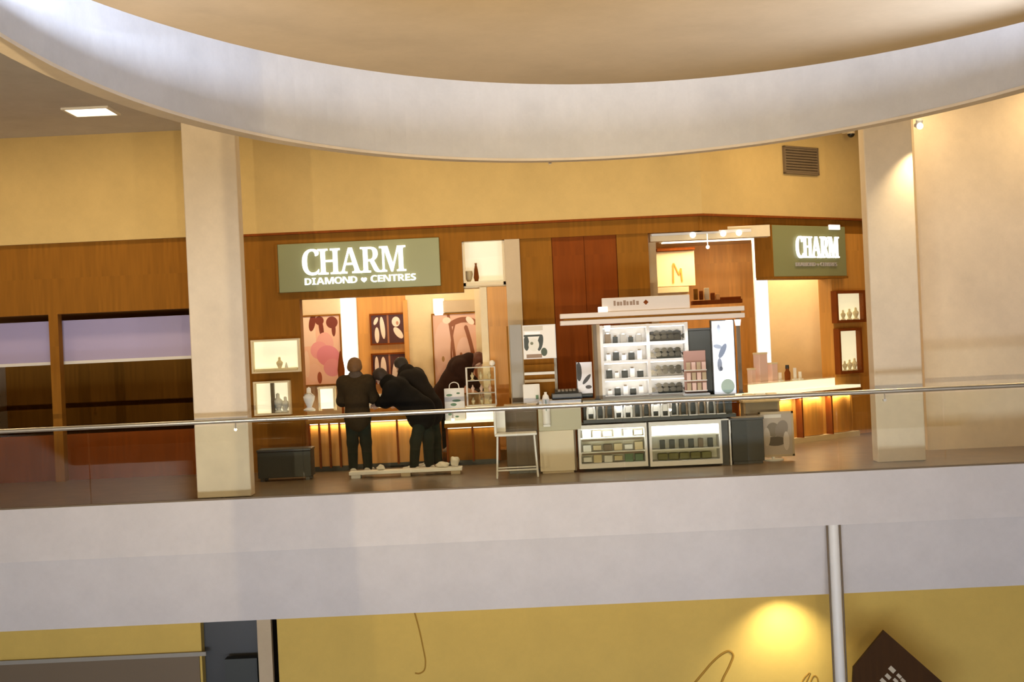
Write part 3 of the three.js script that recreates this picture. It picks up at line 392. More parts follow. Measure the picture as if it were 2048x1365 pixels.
// slim shutter post at the end of the front
{ const p = new THREE.Vector3(SEND - 0.06, 0, 0.3).applyAxisAngle(new THREE.Vector3(0, 1, 0), TURN), g = thing('shutter_post', 'slim dark shutter post with a knob beside the right column', 'post', [p.x + XF, 0, p.z - ZF]);
  obj('pole', cyl(0.022, 0.022, 2.3, 0, 0, 0, 12), mats.deep, g); obj('knob', new THREE.TorusGeometry(0.07, 0.022, 8, 18).translate(0.03, 0.42, 0.02), mats.deep, g); obj('bracket', span(-0.02, 0.14, 1.22, 1.28, -0.02, 0.02), mats.deep, g); obj('bracket', span(-0.02, 0.14, 0.72, 0.8, -0.02, 0.02), mats.deep, g); obj('bracket', span(-0.1, 0.14, 2.26, 2.3, -0.02, 0.02), mats.deep, g); }

// bags and displays on the bright counter
function bag(u0, v0, u1, v1, Z, y, label, print) { const q = rc(u0, v0, u1, v1, Z), g = thing('gift_bag', label, 'bag', [q.x, y, -Z - 0.06]), w = q.w, h = q.h;
  const sack = obj('sack', uvm(new THREE.CylinderGeometry(1, 1, 1, 4, 1).rotateY(Math.PI / 4).scale(w * 0.7, h, 0.1).translate(0, h / 2, 0)), mats.white, g);
  for (const s of [-1, 1]) obj('handle', tube([[-w * 0.25, h, s * 0.05], [-w * 0.2, h + 0.07, s * 0.05], [0, h + 0.1, s * 0.05], [w * 0.2, h + 0.07, s * 0.05], [w * 0.25, h, s * 0.05]], 0.006, 6), mats.white, g);
  for (const [x, yy, a, b] of print) obj('printed_leaf', new THREE.SphereGeometry(1, 12, 6).scale(a, b, 0.003).translate(x * w, yy * h, 0.0715), mats.green, sack); }
bag(889, 770, 929, 834, 22.05, 0.722, 'white paper gift bag with dark green print on the bright counter', [[-0.25, 0.8, 0.05, 0.02], [0.1, 0.62, 0.07, 0.02], [-0.05, 0.5, 0.05, 0.025], [0.2, 0.85, 0.03, 0.015], [-0.25, 0.2, 0.03, 0.02], [0.1, 0.12, 0.03, 0.015]]);
{ const q = rc(932, 812, 992, 834, 22.1), g = thing('lit_riser', 'glowing cream riser block under the acrylic tower', 'riser', [q.x, 0.722, -22.2]); obj('block', span(-q.w / 2, q.w / 2, 0, 0.2, -0.14, 0.14, 0.01), mats.tray, g); obj('cap', span(-q.w / 2 - 0.01, q.w / 2 + 0.01, 0.2, 0.215, -0.15, 0.15), mats.cream, g); }
{ const q = rc(934, 738, 991, 815, 22.15), g = thing('acrylic_tower', 'tall clear acrylic display tower on the bright counter', 'display', [q.x, 0.94, -22.2]), w = q.w, h = q.h;
  for (const s of [-1, 1]) { obj('side_pane', span(s * w / 2 - 0.004, s * w / 2 + 0.004, 0, h, -0.12, 0.12), mats.glass, g); obj('corner_post', [cyl(0.012, 0.012, h, s * w / 2, 0, 0.12, 8), cyl(0.012, 0.012, h, s * w / 2, 0, -0.12, 8)], mats.white, g); }
  for (const t of [0, 0.33, 0.66, 1]) obj('shelf', span(-w / 2, w / 2, h * t - (t ? 0.012 : 0), h * t + (t ? 0 : 0.012), -0.12, 0.12), mats.white, g); obj('front_pane', span(-w / 2, w / 2, 0.01, h, 0.116, 0.12), mats.glass, g); obj('finial', new THREE.SphereGeometry(0.05, 14, 10).translate(w * 0.42, h + 0.05, 0), mats.white, g);
  for (let r = 0; r < 3; r++) for (let i = 0; i < 3; i++) { const b = obj('trinket', bust(0, 0.62), r % 2 ? mats.pink : mats.cream); tag(b, 'small pale jewellery bust inside the clear acrylic tower', 'bust', 'busts in the acrylic tower'); b.position.set(q.x - w * 0.3 + i * w * 0.3, 0.93 + h * 0.33 * r - 0.015, -22.1); } }
// things on the left counter
{ const g = thing('jewellery_lantern', 'cream lit jewellery box on the counter beside the brown pier', 'display', [wx(655, 820, 22.15), 0.98, -22.2]); const w = 0.24, h = 0.36; obj('lit_core', span(-w / 2 + 0.02, w / 2 - 0.02, 0.02, h - 0.02, -0.08, 0.08), mats.backlit, g); for (const s of [-1, 1]) for (const t of [-1, 1]) obj('corner_post', span(s * w / 2 - 0.012, s * w / 2 + 0.012, 0, h, t * 0.1 - 0.012, t * 0.1 + 0.012), mats.cream, g); obj('lid', span(-w / 2 - 0.02, w / 2 + 0.02, h - 0.02, h + 0.01, -0.12, 0.12), mats.cream, g); }
{ const g = thing('necklace_bust', 'white necklace bust beside the lit jewellery box', 'bust', [wx(618, 815, 22.1), 0.98, -22.15]); obj('torso', bust(0, 1.9, 0).translate(0, -0.031, 0), mats.white, g); obj('necklace', new THREE.TorusGeometry(0.07, 0.008, 6, 20).rotateX(1.2).translate(0, 0.25, 0.03), mats.steel, g); }
{ const g = thing('tall_stand', 'dark tapering stand behind the person by the light column', 'stand', [wx(681, 760, 22.6), 0, -22.75]); obj('stem', new THREE.LatheGeometry([[0, 0], [0.16, 0], [0.16, 0.02], [0.02, 0.06], [0.02, 1.3], [0.05, 1.45], [0.06, 1.6], [0.04, 1.75], [0.015, 1.9], [0, 1.92]].map(p => new THREE.Vector2(...p)), 18), mats.deep, g); }
{ const g = thing('paper_tray', 'white tray of papers on the counter between the people', 'tray', [wx(752, 800, 22.2), 0.98, -22.3]); obj('tray', span(-0.18, 0.18, 0, 0.03, -0.12, 0.12, 0.01), mats.white, g); obj('card', span(-0.14, 0.12, 0, 0.2, -0.01, 0.01).rotateX(-0.5).translate(0, 0.03, 0), mats.white, g); obj('card', span(-0.1, 0.14, 0, 0.12, -0.005, 0.005).rotateX(-0.2).translate(0.02, 0.03, 0.08), mats.white, g); }
// low white platform, dark bench
{ const a = rc(702, 935, 926, 955, 20.9), g = thing('low_platform', 'long low white platform in front of the jewellery counters', 'platform', [a.x, 0, -20.75]); obj('deck', span(-a.w / 2, a.w / 2, 0.05, 0.1, -0.13, 0.13, 0.008), M(0.85, 0.83, 0.78, 0.5), g); for (const s of [-1, 0, 1]) obj('foot', span(s * (a.w / 2 - 0.1) - 0.07, s * (a.w / 2 - 0.1) + 0.07, 0, 0.05, -0.1, 0.1), s < 0 ? mats.white : mats.beige, g); }
for (const [u, w2, h2, k] of [[762, 0.12, 0.08, 0], [886, 0.2, 0.09, 1], [910, 0.14, 0.15, 2]]) {   // crumpled white cloths on the platform
  const g2 = new THREE.SphereGeometry(0.5, 20, 14), p2 = g2.attributes.position; for (let i = 0; i < p2.count; i++) { const x = p2.getX(i), y = p2.getY(i), z = p2.getZ(i), n = 1 + 0.12 * Math.sin(9 * x + 5 * y + k) + 0.1 * Math.sin(11 * z - 7 * y + 2 * k); p2.setXYZ(i, x * n, Math.max(y, -0.42) * n, z * n); }
  g2.computeBoundingBox(); const lo = g2.boundingBox.min.y; g2.translate(0, -lo, 0).scale(w2, h2, 0.14); g2.computeVertexNormals();
  const o = tag(obj('crumpled_cloth', g2, mats.shoe), ['small crumpled white cloth near the upright person on the platform', 'flat crumpled white cloth on the platform under the gift bag', 'rounded crumpled white cloth at the end of the platform'][k], 'cloth', 'crumpled cloths on the platform'); o.position.set(wx(u, 935, 20.75), 0.1, -20.75); }
{ const q = rc(515, 898, 622, 962, 20.75), g = thing('storage_bench', 'dark low storage bench in front of the brown pier', 'bench', [q.x, 0, -20.75]); obj('carcass', span(-q.w / 2, q.w / 2, 0.05, q.h - 0.04, -0.4, 0, 0.01), mats.charcoal, g); obj('seat', span(-q.w / 2 - 0.01, q.w / 2 + 0.01, q.h - 0.04, q.h, -0.41, 0.01, 0.012), mats.black, g); for (const s of [-1, 1]) for (const t of [-0.36, -0.04]) obj('foot', span(s * (q.w / 2 - 0.06) - 0.03, s * (q.w / 2 - 0.06) + 0.03, 0, 0.05, t - 0.03, t + 0.03), mats.black, g); }

// ---------------------------------------------------------------- kiosk
const ZK = 20.05;
{ const q = rc(1202, 648, 1378, 791, ZK + 0.25), g = thing('shelf_cabinet', 'white two column shelf cabinet on the kiosk', 'cabinet', [q.x, 1.035, -ZK - 0.25]), w = q.w, h = q.y1 - 1.035, d = 0.32;
  obj('back', span(-w / 2, w / 2, 0, h, -d, -d + 0.02), mats.white, g);
  for (const x of [-w / 2 + 0.02, 0.06, w / 2 - 0.02]) obj('upright', span(x - 0.022, x + 0.022, 0, h, -d + 0.02, 0), mats.white, g);
  for (let i = 0; i <= 4; i++) obj('shelf', span(-w / 2, w / 2, i * (h - 0.04) / 4, i * (h - 0.04) / 4 + 0.035, -d + 0.02, 0.003), mats.white, g);
  obj('side_jamb', span(-w / 2 - 0.1, -w / 2, 0, h + 0.02, -d, 0.01), mats.beige, g);
  for (let i = 1; i <= 4; i++) obj('added_light_strip', span(-w / 2 + 0.05, w / 2 - 0.05, i * (h - 0.04) / 4 - 0.012, i * (h - 0.04) / 4 - 0.001, -0.05, -0.03), mats.led, g);
  for (let i = 1; i <= 4; i++) rectLight(w - 0.1, 0.03, WHITE, 9, [q.x, 1.035 + i * (h - 0.04) / 4 - 0.02, -ZK - 0.3], [q.x, 1.035, -ZK - 0.42]);  // added strips brightening the shelves
  // goods on the shelves
  const eyewear = (m) => mergeGeometries([...[-1, 1].map(s => new THREE.CylinderGeometry(0.036, 0.032, 0.012, 12).rotateX(Math.PI / 2).scale(1, 0.8, 1).translate(s * 0.042, 0.035, 0)), bx(0.03, 0.008, 0.008, 0, 0.042, 0), ...[-1, 1].map(s => bx(0.006, 0.008, 0.1, s * 0.078, 0.045, -0.05))].map(g2 => { if (!g2.attributes.uv) uvm(g2); return g2.index ? g2.toNonIndexed() : g2; }));
  const eye = eyewear(), rows = ['bottom', 'second lowest', 'third', 'top'], pitch = (h - 0.04) / 4;
  for (let r = 0; r < 4; r++) {
    for (let k = 0; k < 5; k++) { const o = obj('sunglasses', eye.clone(), mats.lens); tag(o, 'dark sunglasses on the ' + rows[r] + ' shelf, column beside the black pillar of the white cabinet', 'sunglasses', 'sunglasses in the white cabinet'); o.scale.setScalar(1.25); o.position.set(q.x + 0.16 + k * 0.098, 1.07 + r * pitch + 0.02 + (k % 2) * 0.06, -ZK - 0.36 - (k % 2) * 0.08); }
    if (r < 3) { const o = obj('display_block', bx(0.36, 0.11, 0.05, 0, 0.055, 0, 0.008), r === 1 ? mats.grey : mats.charcoal); tag(o, 'dark display block on the ' + rows[r] + ' shelf beside the black pillar in the white cabinet', 'display block', 'display blocks in the white cabinet'); o.position.set(q.x + 0.38, 1.07 + r * pitch, -ZK - 0.5); }
    else { const o = obj('display_block', bx(0.46, 0.14, 0.05, 0, 0.07, 0, 0.008), mats.black); tag(o, 'wide black display block on the top shelf of the white cabinet', 'display block', 'display blocks in the white cabinet'); o.position.set(q.x + 0.34, 1.07 + r * pitch, -ZK - 0.5); }
    for (let k = 0; k < 5; k++) { const big = (r + k) % 2, o = thing('product_box', (big ? 'dark' : 'pale') + ' small product box on the ' + rows[r] + ' shelf, cabinet column away from the black pillar', 'box', [q.x - w / 2 + 0.12 + k * 0.115, 1.07 + r * pitch, -ZK - 0.38 - 0.04 * (k % 2)], 0, 'product boxes in the white cabinet'); const bh = 0.08 + 0.07 * ((k * 7 + r * 3) % 5) / 5; obj('carton', bx(0.07 + 0.02 * big, bh, 0.05, 0, bh / 2, 0, 0.004), r === 3 ? (k === 0 ? mats.khaki : big ? mats.grey : mats.charcoal) : big ? mats.charcoal : mats.white, o); obj('cap', bx(0.04, 0.02, 0.035, 0, bh + 0.01, 0), big ? mats.white : mats.khaki, o); }
  }
  // canopy and header above
  const c0 = rc(1120, 618, 1490, 646, ZK), yc = 2.14;
  const can = thing('kiosk_canopy', 'long pale double canopy bar above the white shelf cabinet', 'canopy', [c0.x, c0.y, -ZK - 0.3]);
  obj('beam', span(-c0.w / 2, c0.w / 2, 0.015, 0.085, 0.1, 0.3, 0.01), M(0.78, 0.66, 0.55, 0.5), can); obj('beam', span(-c0.w / 2, c0.w / 2, -0.085, -0.015, 0.12, 0.3, 0.01), M(0.78, 0.66, 0.55, 0.5), can); obj('web', span(-c0.w / 2 + 0.05, c0.w / 2 - 0.05, -0.015, 0.015, 0.14, 0.27), mats.brown, can);
  for (const u of [1215, 1460, 1478]) { const x = wx(u, 650, ZK) - c0.x; obj('spot', [cyl(0.035, 0.05, 0.09, x, -0.2, 0.2)], mats.backlitWhite, can); }
  for (const u of [1191, 1478]) { const x = wx(u, 700, ZK + 0.1), o = thing('canopy_post', u < 1300 ? 'brown square post holding the canopy beside the picture stand' : 'brown square post holding the canopy beside the lit poster box', 'post', [x, 1.035, -ZK - 0.1], 0, 'kiosk canopy posts'); obj('shaft', span(-0.025, 0.025, 0.012, c0.y - 0.09 - 1.035, -0.025, 0.025), mats.khaki, o); obj('base', span(-0.04, 0.04, 0, 0.012, -0.04, 0.04), mats.black, o); }
  rectLight(c0.w * 0.7, 0.1, WHITE, 7, [c0.x + 0.2, c0.y - 0.22, -ZK - 0.02], [c0.x + 0.2, 0, -ZK - 0.25]);  // added light below the canopy, brightening the cabinet front
  const hq = rc(1204, 598, 1380, 626, ZK + 0.05), hd = thing('header_sign', 'pale header sign with indistinct brown lettering on the kiosk canopy', 'sign', [hq.x, c0.y + 0.085, -ZK - 0.05]);
  const hb = obj('board', span(-hq.w / 2, hq.w / 2, 0, hq.h, -0.05, 0, 0.01), M(0.74, 0.64, 0.54, 0.6), hd); obj('end_lamp', span(-hq.w / 2 - 0.06, -hq.w / 2 + 0.08, 0, 0.08, -0.05, 0.03, 0.01), mats.backlitWhite, hd);
  const ink = M(0.32, 0.2, 0.12, 0.6); for (let i = 0; i < 8; i++) obj('letter', span(-0.47 + i * 0.047, -0.44 + i * 0.047 + 0.008 * (i % 2), hq.h * 0.42, hq.h * (i % 3 ? 0.7 : 0.78), 0, 0.004), ink, hb); obj('heart_mark', bx(0.055, 0.055, 0.006).rotateZ(Math.PI / 4).translate(0.0, hq.h * 0.58, 0.003), mats.deep, hb); }
{ const q = rc(1380, 640, 1426, 790, ZK + 0.2), g = thing('kiosk_pillar', 'tall black pillar beside the white shelf cabinet', 'pillar', [q.x, 1.035, -ZK - 0.35]); obj('shaft', span(-q.w / 2, q.w / 2, 0, 0.95, -0.12, 0.12, 0.01), mats.charcoal, g); obj('edge', span(q.w / 2 - 0.02, q.w / 2, 0, 0.95, 0.12, 0.135), mats.black, g); obj('cap', span(-q.w / 2 - 0.01, q.w / 2 + 0.01, 0.95, 0.98, -0.13, 0.13), mats.black, g); }
{ const m = canvasMat(128, 400, (g, w, h) => { g.fillStyle = '#f4f6fb'; g.fillRect(0, 0, w, h); blob(g, 40, 45, 10, 26, '#9aa4b8'); blob(g, 30, 140, 26, 12, '#8d97a8', 0.2); blob(g, 58, 165, 16, 44, '#6f7a8e', 0.5); blob(g, 38, 240, 14, 36, '#7c8598'); blob(g, 45, 262, 10, 12, '#50596a'); blob(g, 80, 360, 40, 40, '#90a093'); }, {});
  m.emissive = lin(1, 1, 1); m.emissiveMap = m.map; m.emissiveIntensity = 0.55;
  const q = rc(1426, 642, 1469, 786, ZK + 0.15), g = thing('lightbox', 'white lit poster box with grey figures beside the black pillar', 'lightbox', [q.x, 1.035, -ZK - 0.15]), h = q.y1 - 1.035; obj('case', span(-q.w / 2 - 0.015, q.w / 2 + 0.015, 0, h + 0.015, -0.1, 0), mats.black, g); obj('print', new THREE.BoxGeometry(q.w, h, 0.01).translate(0, h / 2 + 0.002, 0.004), m, g); rectLight(q.w, h * 0.9, COOL, 1.2, [q.x, 1.035 + h / 2, -ZK - 0.12], [q.x, 1.5, 0]); }
{ const q = rc(1366, 702, 1418, 787, ZK + 0.05), g = thing('product_rack', 'small pinkish rack of carded goods in front of the white cabinet', 'rack', [q.x, 1.035, -ZK - 0.12]), w = q.w, h = q.y1 - 1.035; obj('base', span(-w / 2, w / 2, 0, 0.03, -0.08, 0.1, 0.006), mats.white, g); obj('back_panel', span(-w / 2 + 0.03, w / 2 - 0.02, 0.03, h, -0.08, -0.06, 0.01), M(0.4, 0.22, 0.17, 0.6), g);
  for (let r = 0; r < 3; r++) { obj('tier', span(-w / 2 + 0.03, w / 2 - 0.03, 0.06 + r * 0.15, 0.075 + r * 0.15, -0.06, 0.06), mats.white, g); for (let k = 0; k < 4; k++) { const o = obj('carded_pack', bx(0.06, 0.11, 0.02, 0, 0.055, 0, 0.004), (k + r) % 2 ? mats.pink : mats.beige); tag(o, 'small carded pack hanging on the pinkish product rack', 'pack', 'packs on the product rack'); o.position.set(q.x - w / 2 + 0.085 + k * 0.075, 1.035 + 0.075 + r * 0.15, -ZK - 0.1 + 0.02); } } }
{ const q = rc(1166, 800, 1472, 850, ZK), g = thing('kiosk_counter', 'long dark kiosk counter under the white shelf cabinet', 'counter', [q.x, 0, -ZK]), w = q.w;
  obj('top', span(-w / 2, w / 2, 1.0, 1.035, -0.75, 0, 0.006), M(0.3, 0.28, 0.2, 0.35), g); obj('core', span(-w / 2 + 0.02, w / 2 - 0.02, 0.7, 1.0, -0.72, -0.22), mats.charcoal, g); obj('ledge', span(-w / 2, w / 2, 0.7, 0.75, -0.22, 0.0), mats.charcoal, g); const kb = thing('kiosk_cabinet', 'black cabinet behind the two white glass showcases', 'cabinet', [q.x, 0, -ZK - 0.4]); obj('carcass', span(-w / 2, w / 2 - 0.08, 0.05, 0.695, -0.32, 0), mats.black, kb); obj('skirting', span(-w / 2 + 0.02, w / 2 - 0.1, 0, 0.05, -0.3, -0.02), mats.charcoal, kb);
  obj('added_strip_light', span(-w / 2 + 0.1, w / 2 - 0.1, 0.985, 1.0, -0.06, -0.03), mats.led, g); rectLight(w - 0.3, 0.03, WHITE, 16, [q.x, 0.975, -ZK - 0.05], [q.x, 0.7, -ZK - 0.15]);  // added strip lighting the stands on the ledge
  for (let k = 0; k < 15; k++) { const pale = [0, 3, 4, 7, 8].includes(k), o = thing('eyewear_stand', (pale ? 'white' : 'dark') + ' looped display stand on the kiosk ledge', 'stand', [q.x - w / 2 + 0.12 + k * 0.135, 0.75, -ZK - 0.1 + 0.03 * (k % 3)], 0.3 * Math.sin(k * 2.3), pale ? 'white looped stands on the kiosk ledge' : 'dark looped stands on the kiosk ledge');
    obj('loop', [tube([[-0.05, 0, 0], [-0.052, 0.12, 0], [-0.03, 0.2 + 0.02 * (k % 2), 0], [0.03, 0.21, 0], [0.05, 0.13, 0], [0.05, 0, 0]], 0.017, 8)], pale ? mats.white : k % 2 ? mats.grey : mats.khaki, o); obj('foot', bx(0.13, 0.012, 0.06, 0, 0.006, 0), mats.white, o); if (pale) obj('card', bx(0.08, 0.1, 0.01, 0, 0.13, -0.01), mats.white, o); } }
function caseLow(u0, u1, v0, v1, label, fill) { const q = rc(u0, v0, u1, v1, ZK - 0.02), w = q.w, h = q.h, g = thing('glass_showcase', label, 'showcase', [q.x, Math.max(0.005, q.y0), -ZK + 0.02]);
  obj('back', span(-w / 2, w / 2, 0, h, -0.36, -0.34), mats.white, g); obj('frame', [span(-w / 2, -w / 2 + 0.035, 0, h, -0.34, 0), span(w / 2 - 0.035, w / 2, 0, h, -0.34, 0), span(-w / 2 + 0.035, w / 2 - 0.035, h - 0.06, h, -0.34, 0), span(-w / 2 + 0.035, w / 2 - 0.035, 0, 0.07, -0.34, 0)], mats.white, g);
  for (const t of [0.34, 0.66]) obj('shelf', span(-w / 2 + 0.03, w / 2 - 0.03, h * t, h * t + 0.02, -0.34, -0.05), mats.white, g); obj('pane', span(-w / 2 + 0.03, w / 2 - 0.03, 0.07, h - 0.06, -0.012, -0.006), mats.glass, g); obj('added_light_strip', span(-w / 2 + 0.05, w / 2 - 0.05, h - 0.07, h - 0.06, -0.08, -0.04), mats.led, g);
  rectLight(w - 0.1, 0.05, WHITE, 40, [q.x, q.y0 + h - 0.08, -ZK - 0.05], [q.x, q.y0, -ZK - 0.16]); fill(q, w, h); }  // added strip brightening the goods in the showcase
caseLow(1157, 1295, 849, 936, 'white glass showcase with pale goods, beside the cream cabinet', (q, w, h) => { for (let r = 0; r < 3; r++) for (let k = 0; k < 6; k++) { const dark = (r === 1 && k === 2), o = obj('boxed_item', bx(0.12, dark ? 0.1 : 0.07 + 0.03 * ((k * 5 + r) % 3), 0.1, 0, 0.045, 0, 0.006), dark ? mats.khaki : r === 0 && k > 3 ? mats.green : k % 2 ? mats.cream : mats.white); tag(o, (dark ? 'dark' : r === 0 && k > 3 ? 'green' : 'pale') + ' boxed item on the ' + ['bottom', 'middle', 'top'][r] + ' shelf of the showcase beside the cream cabinet', 'box', 'boxed goods in the low showcase'); o.position.set(q.x - w / 2 + 0.13 + k * 0.152, q.y0 + [0.072, h * 0.34 + 0.02, h * 0.66 + 0.02][r] + 0.005, -ZK - 0.14 - 0.06 * (k % 2)); }
  for (const t of [0.34, 0.66]) { const o = obj('price_rail', bx(w - 0.1, 0.03, 0.012), mats.khaki); tag(o, 'brown price rail on a shelf edge in the showcase beside the cream cabinet', 'rail', 'price rails in the low showcase'); o.position.set(q.x, q.y0 + h * t - 0.01, -ZK - 0.035); } });
caseLow(1299, 1444, 842, 931, 'white glass showcase with dark square goods, beside the dark cabinet', (q, w, h) => { for (let k = 0; k < 6; k++) { const o = obj('dark_box', bx(0.075, 0.13, 0.06, 0, 0.065, 0, 0.006), k === 4 ? mats.khaki : mats.charcoal); tag(o, 'dark square box on the upper shelf of the showcase beside the dark cabinet', 'box', 'dark boxes in the low showcase'); o.position.set(q.x - w / 2 + 0.2 + k * 0.14, q.y0 + h * 0.34 + 0.021, -ZK - 0.12); }
  for (let k = 0; k < 5; k++) { const o = obj('olive_pouch', bx(0.15, 0.1, 0.1, 0, 0.05, 0, 0.02), M(0.16, 0.15, 0.04, 0.7)); tag(o, 'olive pouch on the floor of the showcase beside the dark cabinet', 'pouch', 'olive pouches in the low showcase'); o.position.set(q.x - w / 2 + 0.2 + k * 0.16, q.y0 + 0.075, -ZK - 0.15); } });
{ const q = rc(1446, 838, 1462, 930, ZK), g = thing('slot_frame', 'white metal frame round a dark slot beside the showcase', 'cabinet', [0, 0, 0]); obj('bar', [span(q.x0 - 0.02, q.x1, q.y1 - 0.02, q.y1, -ZK, -ZK - 0.05), span(q.x1 - 0.02, q.x1, 0, q.y1, -ZK, -ZK - 0.05)], mats.white, g); obj('slot_panel', span(q.x0 - 0.02, q.x1 - 0.02, 0, q.y1 - 0.02, -ZK - 0.1, -ZK - 0.12), mats.black, g); }  // white frame with a black sheet filling its slot
{ const q = rc(1464, 836, 1528, 932, ZK + 0.1), g = thing('dark_cabinet', 'dark green black low cabinet at the end of the kiosk', 'cabinet', [q.x, 0, -ZK - 0.1]); obj('carcass', span(-q.w / 2, q.w / 2, 0.04, q.y1 - 0.03, -0.45, 0, 0.008), mats.charcoal, g); obj('top', span(-q.w / 2 - 0.01, q.w / 2 + 0.01, q.y1 - 0.03, q.y1, -0.46, 0.01), mats.black, g); obj('plinth', span(-q.w / 2 + 0.02, q.w / 2 - 0.02, 0, 0.04, -0.43, -0.03), mats.black, g); }
{ const a = rc(1078, 797, 1164, 937, ZK), g = thing('cream_cabinet', 'cream cabinet with a wider grey box top at the end of the kiosk', 'cabinet', [a.x, 0, -ZK]), w = a.w; obj('body', span(-w / 2, w / 2 - 0.12, 0.03, 0.62, -0.5, 0, 0.008), M(0.74, 0.63, 0.45, 0.6), g); obj('plinth', span(-w / 2 + 0.03, w / 2 - 0.14, 0, 0.03, -0.48, -0.02), mats.beige, g); obj('box_top', span(-w / 2, w / 2, 0.62, 1.0, -0.5, 0.02, 0.01), M(0.5, 0.46, 0.32, 0.6), g); obj('worktop', span(-w / 2 + 0.02, w / 2 + 0.01, 1.0, 1.06, -0.5, 0.03, 0.008), mats.white, g); obj('edge_trim', span(w / 2 - 0.12, w / 2 - 0.095, 0.03, 0.62, -0.3, 0.01), mats.khaki, g); }
{ const q = rc(1103, 765, 1164, 790, ZK + 0.1), g = thing('cash_tray', 'black cash register tray on the cream cabinet', 'register', [q.x, 1.062, -ZK - 0.2]); obj('drawer', span(-q.w / 2, q.w / 2, 0, 0.09, -0.15, 0.12, 0.01), mats.black, g); obj('keypad', span(-q.w / 2 + 0.05, q.w / 2 - 0.05, 0.0, 0.02, -0.1, 0.08).rotateX(0.25).translate(0, 0.1, 0), mats.charcoal, g); for (let k = 0; k < 5; k++) obj('key_row', span(-0.13 + k * 0.055, -0.09 + k * 0.055, 0.0, 0.008, -0.06, 0.04).rotateX(0.25).translate(0, 0.125, 0), mats.grey, g); }
{ const m = canvasMat(96, 200, (g, w, h) => { g.fillStyle = '#e9e6ea'; g.fillRect(0, 0, w, h); blob(g, 12, 60, 18, 60, '#1a1410'); blob(g, 60, 110, 12, 40, '#2a2420', 0.7); blob(g, 70, 160, 20, 12, '#3a302c'); blob(g, 30, 165, 22, 20, '#f6f2f4'); }); const q = rc(1154, 697, 1184, 762, ZK + 0.2), g = thing('counter_display', 'black and white picture stand beside the shelf cabinet', 'display', [q.x, 1.06, -ZK - 0.3]); obj('board', new THREE.BoxGeometry(q.w, 0.46, 0.015).translate(0, 0.3, 0), m, g); obj('rim', [span(-q.w / 2 - 0.012, -q.w / 2, 0.06, 0.54, -0.02, 0.012), span(-q.w / 2, q.w / 2, 0.05, 0.07, -0.02, 0.012)], mats.black, g); obj('foot', span(-q.w / 2, q.w / 2, 0, 0.06, -0.05, 0.05, 0.01), mats.charcoal, g); }
{ const Z = ZK + 0.6, m = canvasMat(160, 170, (g, w, h) => { g.fillStyle = '#efe8dc'; g.fillRect(0, 0, w, h); g.fillStyle = '#cfc4b0'; g.fillRect(0, 0, 100, 24); g.fillStyle = '#fff'; g.fillRect(6, 30, 80, 14); g.fillStyle = '#20280f'; g.fillRect(0, 46, 90, 10); blob(g, 12, 90, 14, 40, '#1c240e'); blob(g, 84, 90, 14, 44, '#1c240e', 0.2); blob(g, 50, 100, 28, 34, '#e6e0cf'); blob(g, 40, 92, 8, 8, '#6a6a48'); blob(g, 102, 140, 16, 22, '#34401c'); g.fillStyle = '#8f6f50'; g.fillRect(10, 150, 80, 20); });
  const q = rc(1046, 650, 1112, 718, Z), g = thing('poster_stand', 'white poster of green and black shapes on a post at the kiosk end', 'poster', [q.x, 0, -Z - 0.05]); obj('board', span(-q.w / 2, q.w / 2, q.y0, q.y1, -0.03, 0), mats.white, g); obj('print', new THREE.BoxGeometry(q.w - 0.03, q.h - 0.03, 0.006).translate(0, q.y, 0.002), m, g);
  obj('post', span(-q.w / 2 - 0.2, -q.w / 2 - 0.01, 0, q.y1 + 0.02, -0.08, 0, 0.01), mats.grey, g); obj('post_edge', span(-q.w / 2 - 0.24, -q.w / 2 - 0.215, 0, q.y1, -0.07, -0.02), mats.brown, g); obj('base', span(-q.w / 2 - 0.3, 0, 0, 0.03, -0.2, 0.1), mats.charcoal, g);
  const s = rc(1044, 735, 1106, 765, Z); for (const t of [0, 0.5, 1]) obj('paper_shelf', span(-q.w / 2, q.w / 2 - 0.04, s.y0 + t * s.h, s.y0 + t * s.h + 0.04, -0.1, 0.05), t === 1 ? mats.brown : t ? mats.white : mats.beige, g); obj('shelf_back', span(-q.w / 2, q.w / 2, 0.9, q.y0, -0.1, -0.08), mats.brown, g); obj('leg', span(q.w / 2 - 0.04, q.w / 2, 0, q.y0, -0.1, -0.06), mats.grey, g); }
{ const q = rc(1046, 762, 1080, 806, ZK + 0.3), g = thing('card_terminal', 'white tilted card terminal at the kiosk end', 'terminal', [q.x, 1.012, -ZK - 0.32]); obj('body', span(-q.w / 2, q.w / 2, 0.0, q.h * 0.9, -0.03, 0.03, 0.012).rotateX(-0.25), mats.white, g); obj('foot', span(-0.08, 0.08, 0, 0.02, -0.1, 0.06), mats.white, g); obj('slot', span(0.06, 0.1, 0.06, 0.12, 0.03, 0.036).rotateX(-0.25), mats.green, g); }
{ const q = rc(1083, 762, 1099, 828, ZK - 0.05), g = thing('white_bottle', 'tall white bottle shaped dispenser before the cream cabinet', 'dispenser', [q.x, 0.72, -ZK + 0.09]); obj('bottle', new THREE.LatheGeometry([[0, 0], [0.05, 0], [0.055, 0.02], [0.055, 0.36], [0.04, 0.42], [0.02, 0.44], [0.02, 0.47], [0, 0.47]].map(p => new THREE.Vector2(...p)), 20), mats.white, g); obj('label_strip', span(-0.006, 0.006, 0.2, 0.36, 0.05, 0.058), mats.green, g); obj('bracket', span(-0.05, 0.05, -0.03, 0, -0.07, 0.05), mats.white, g); }
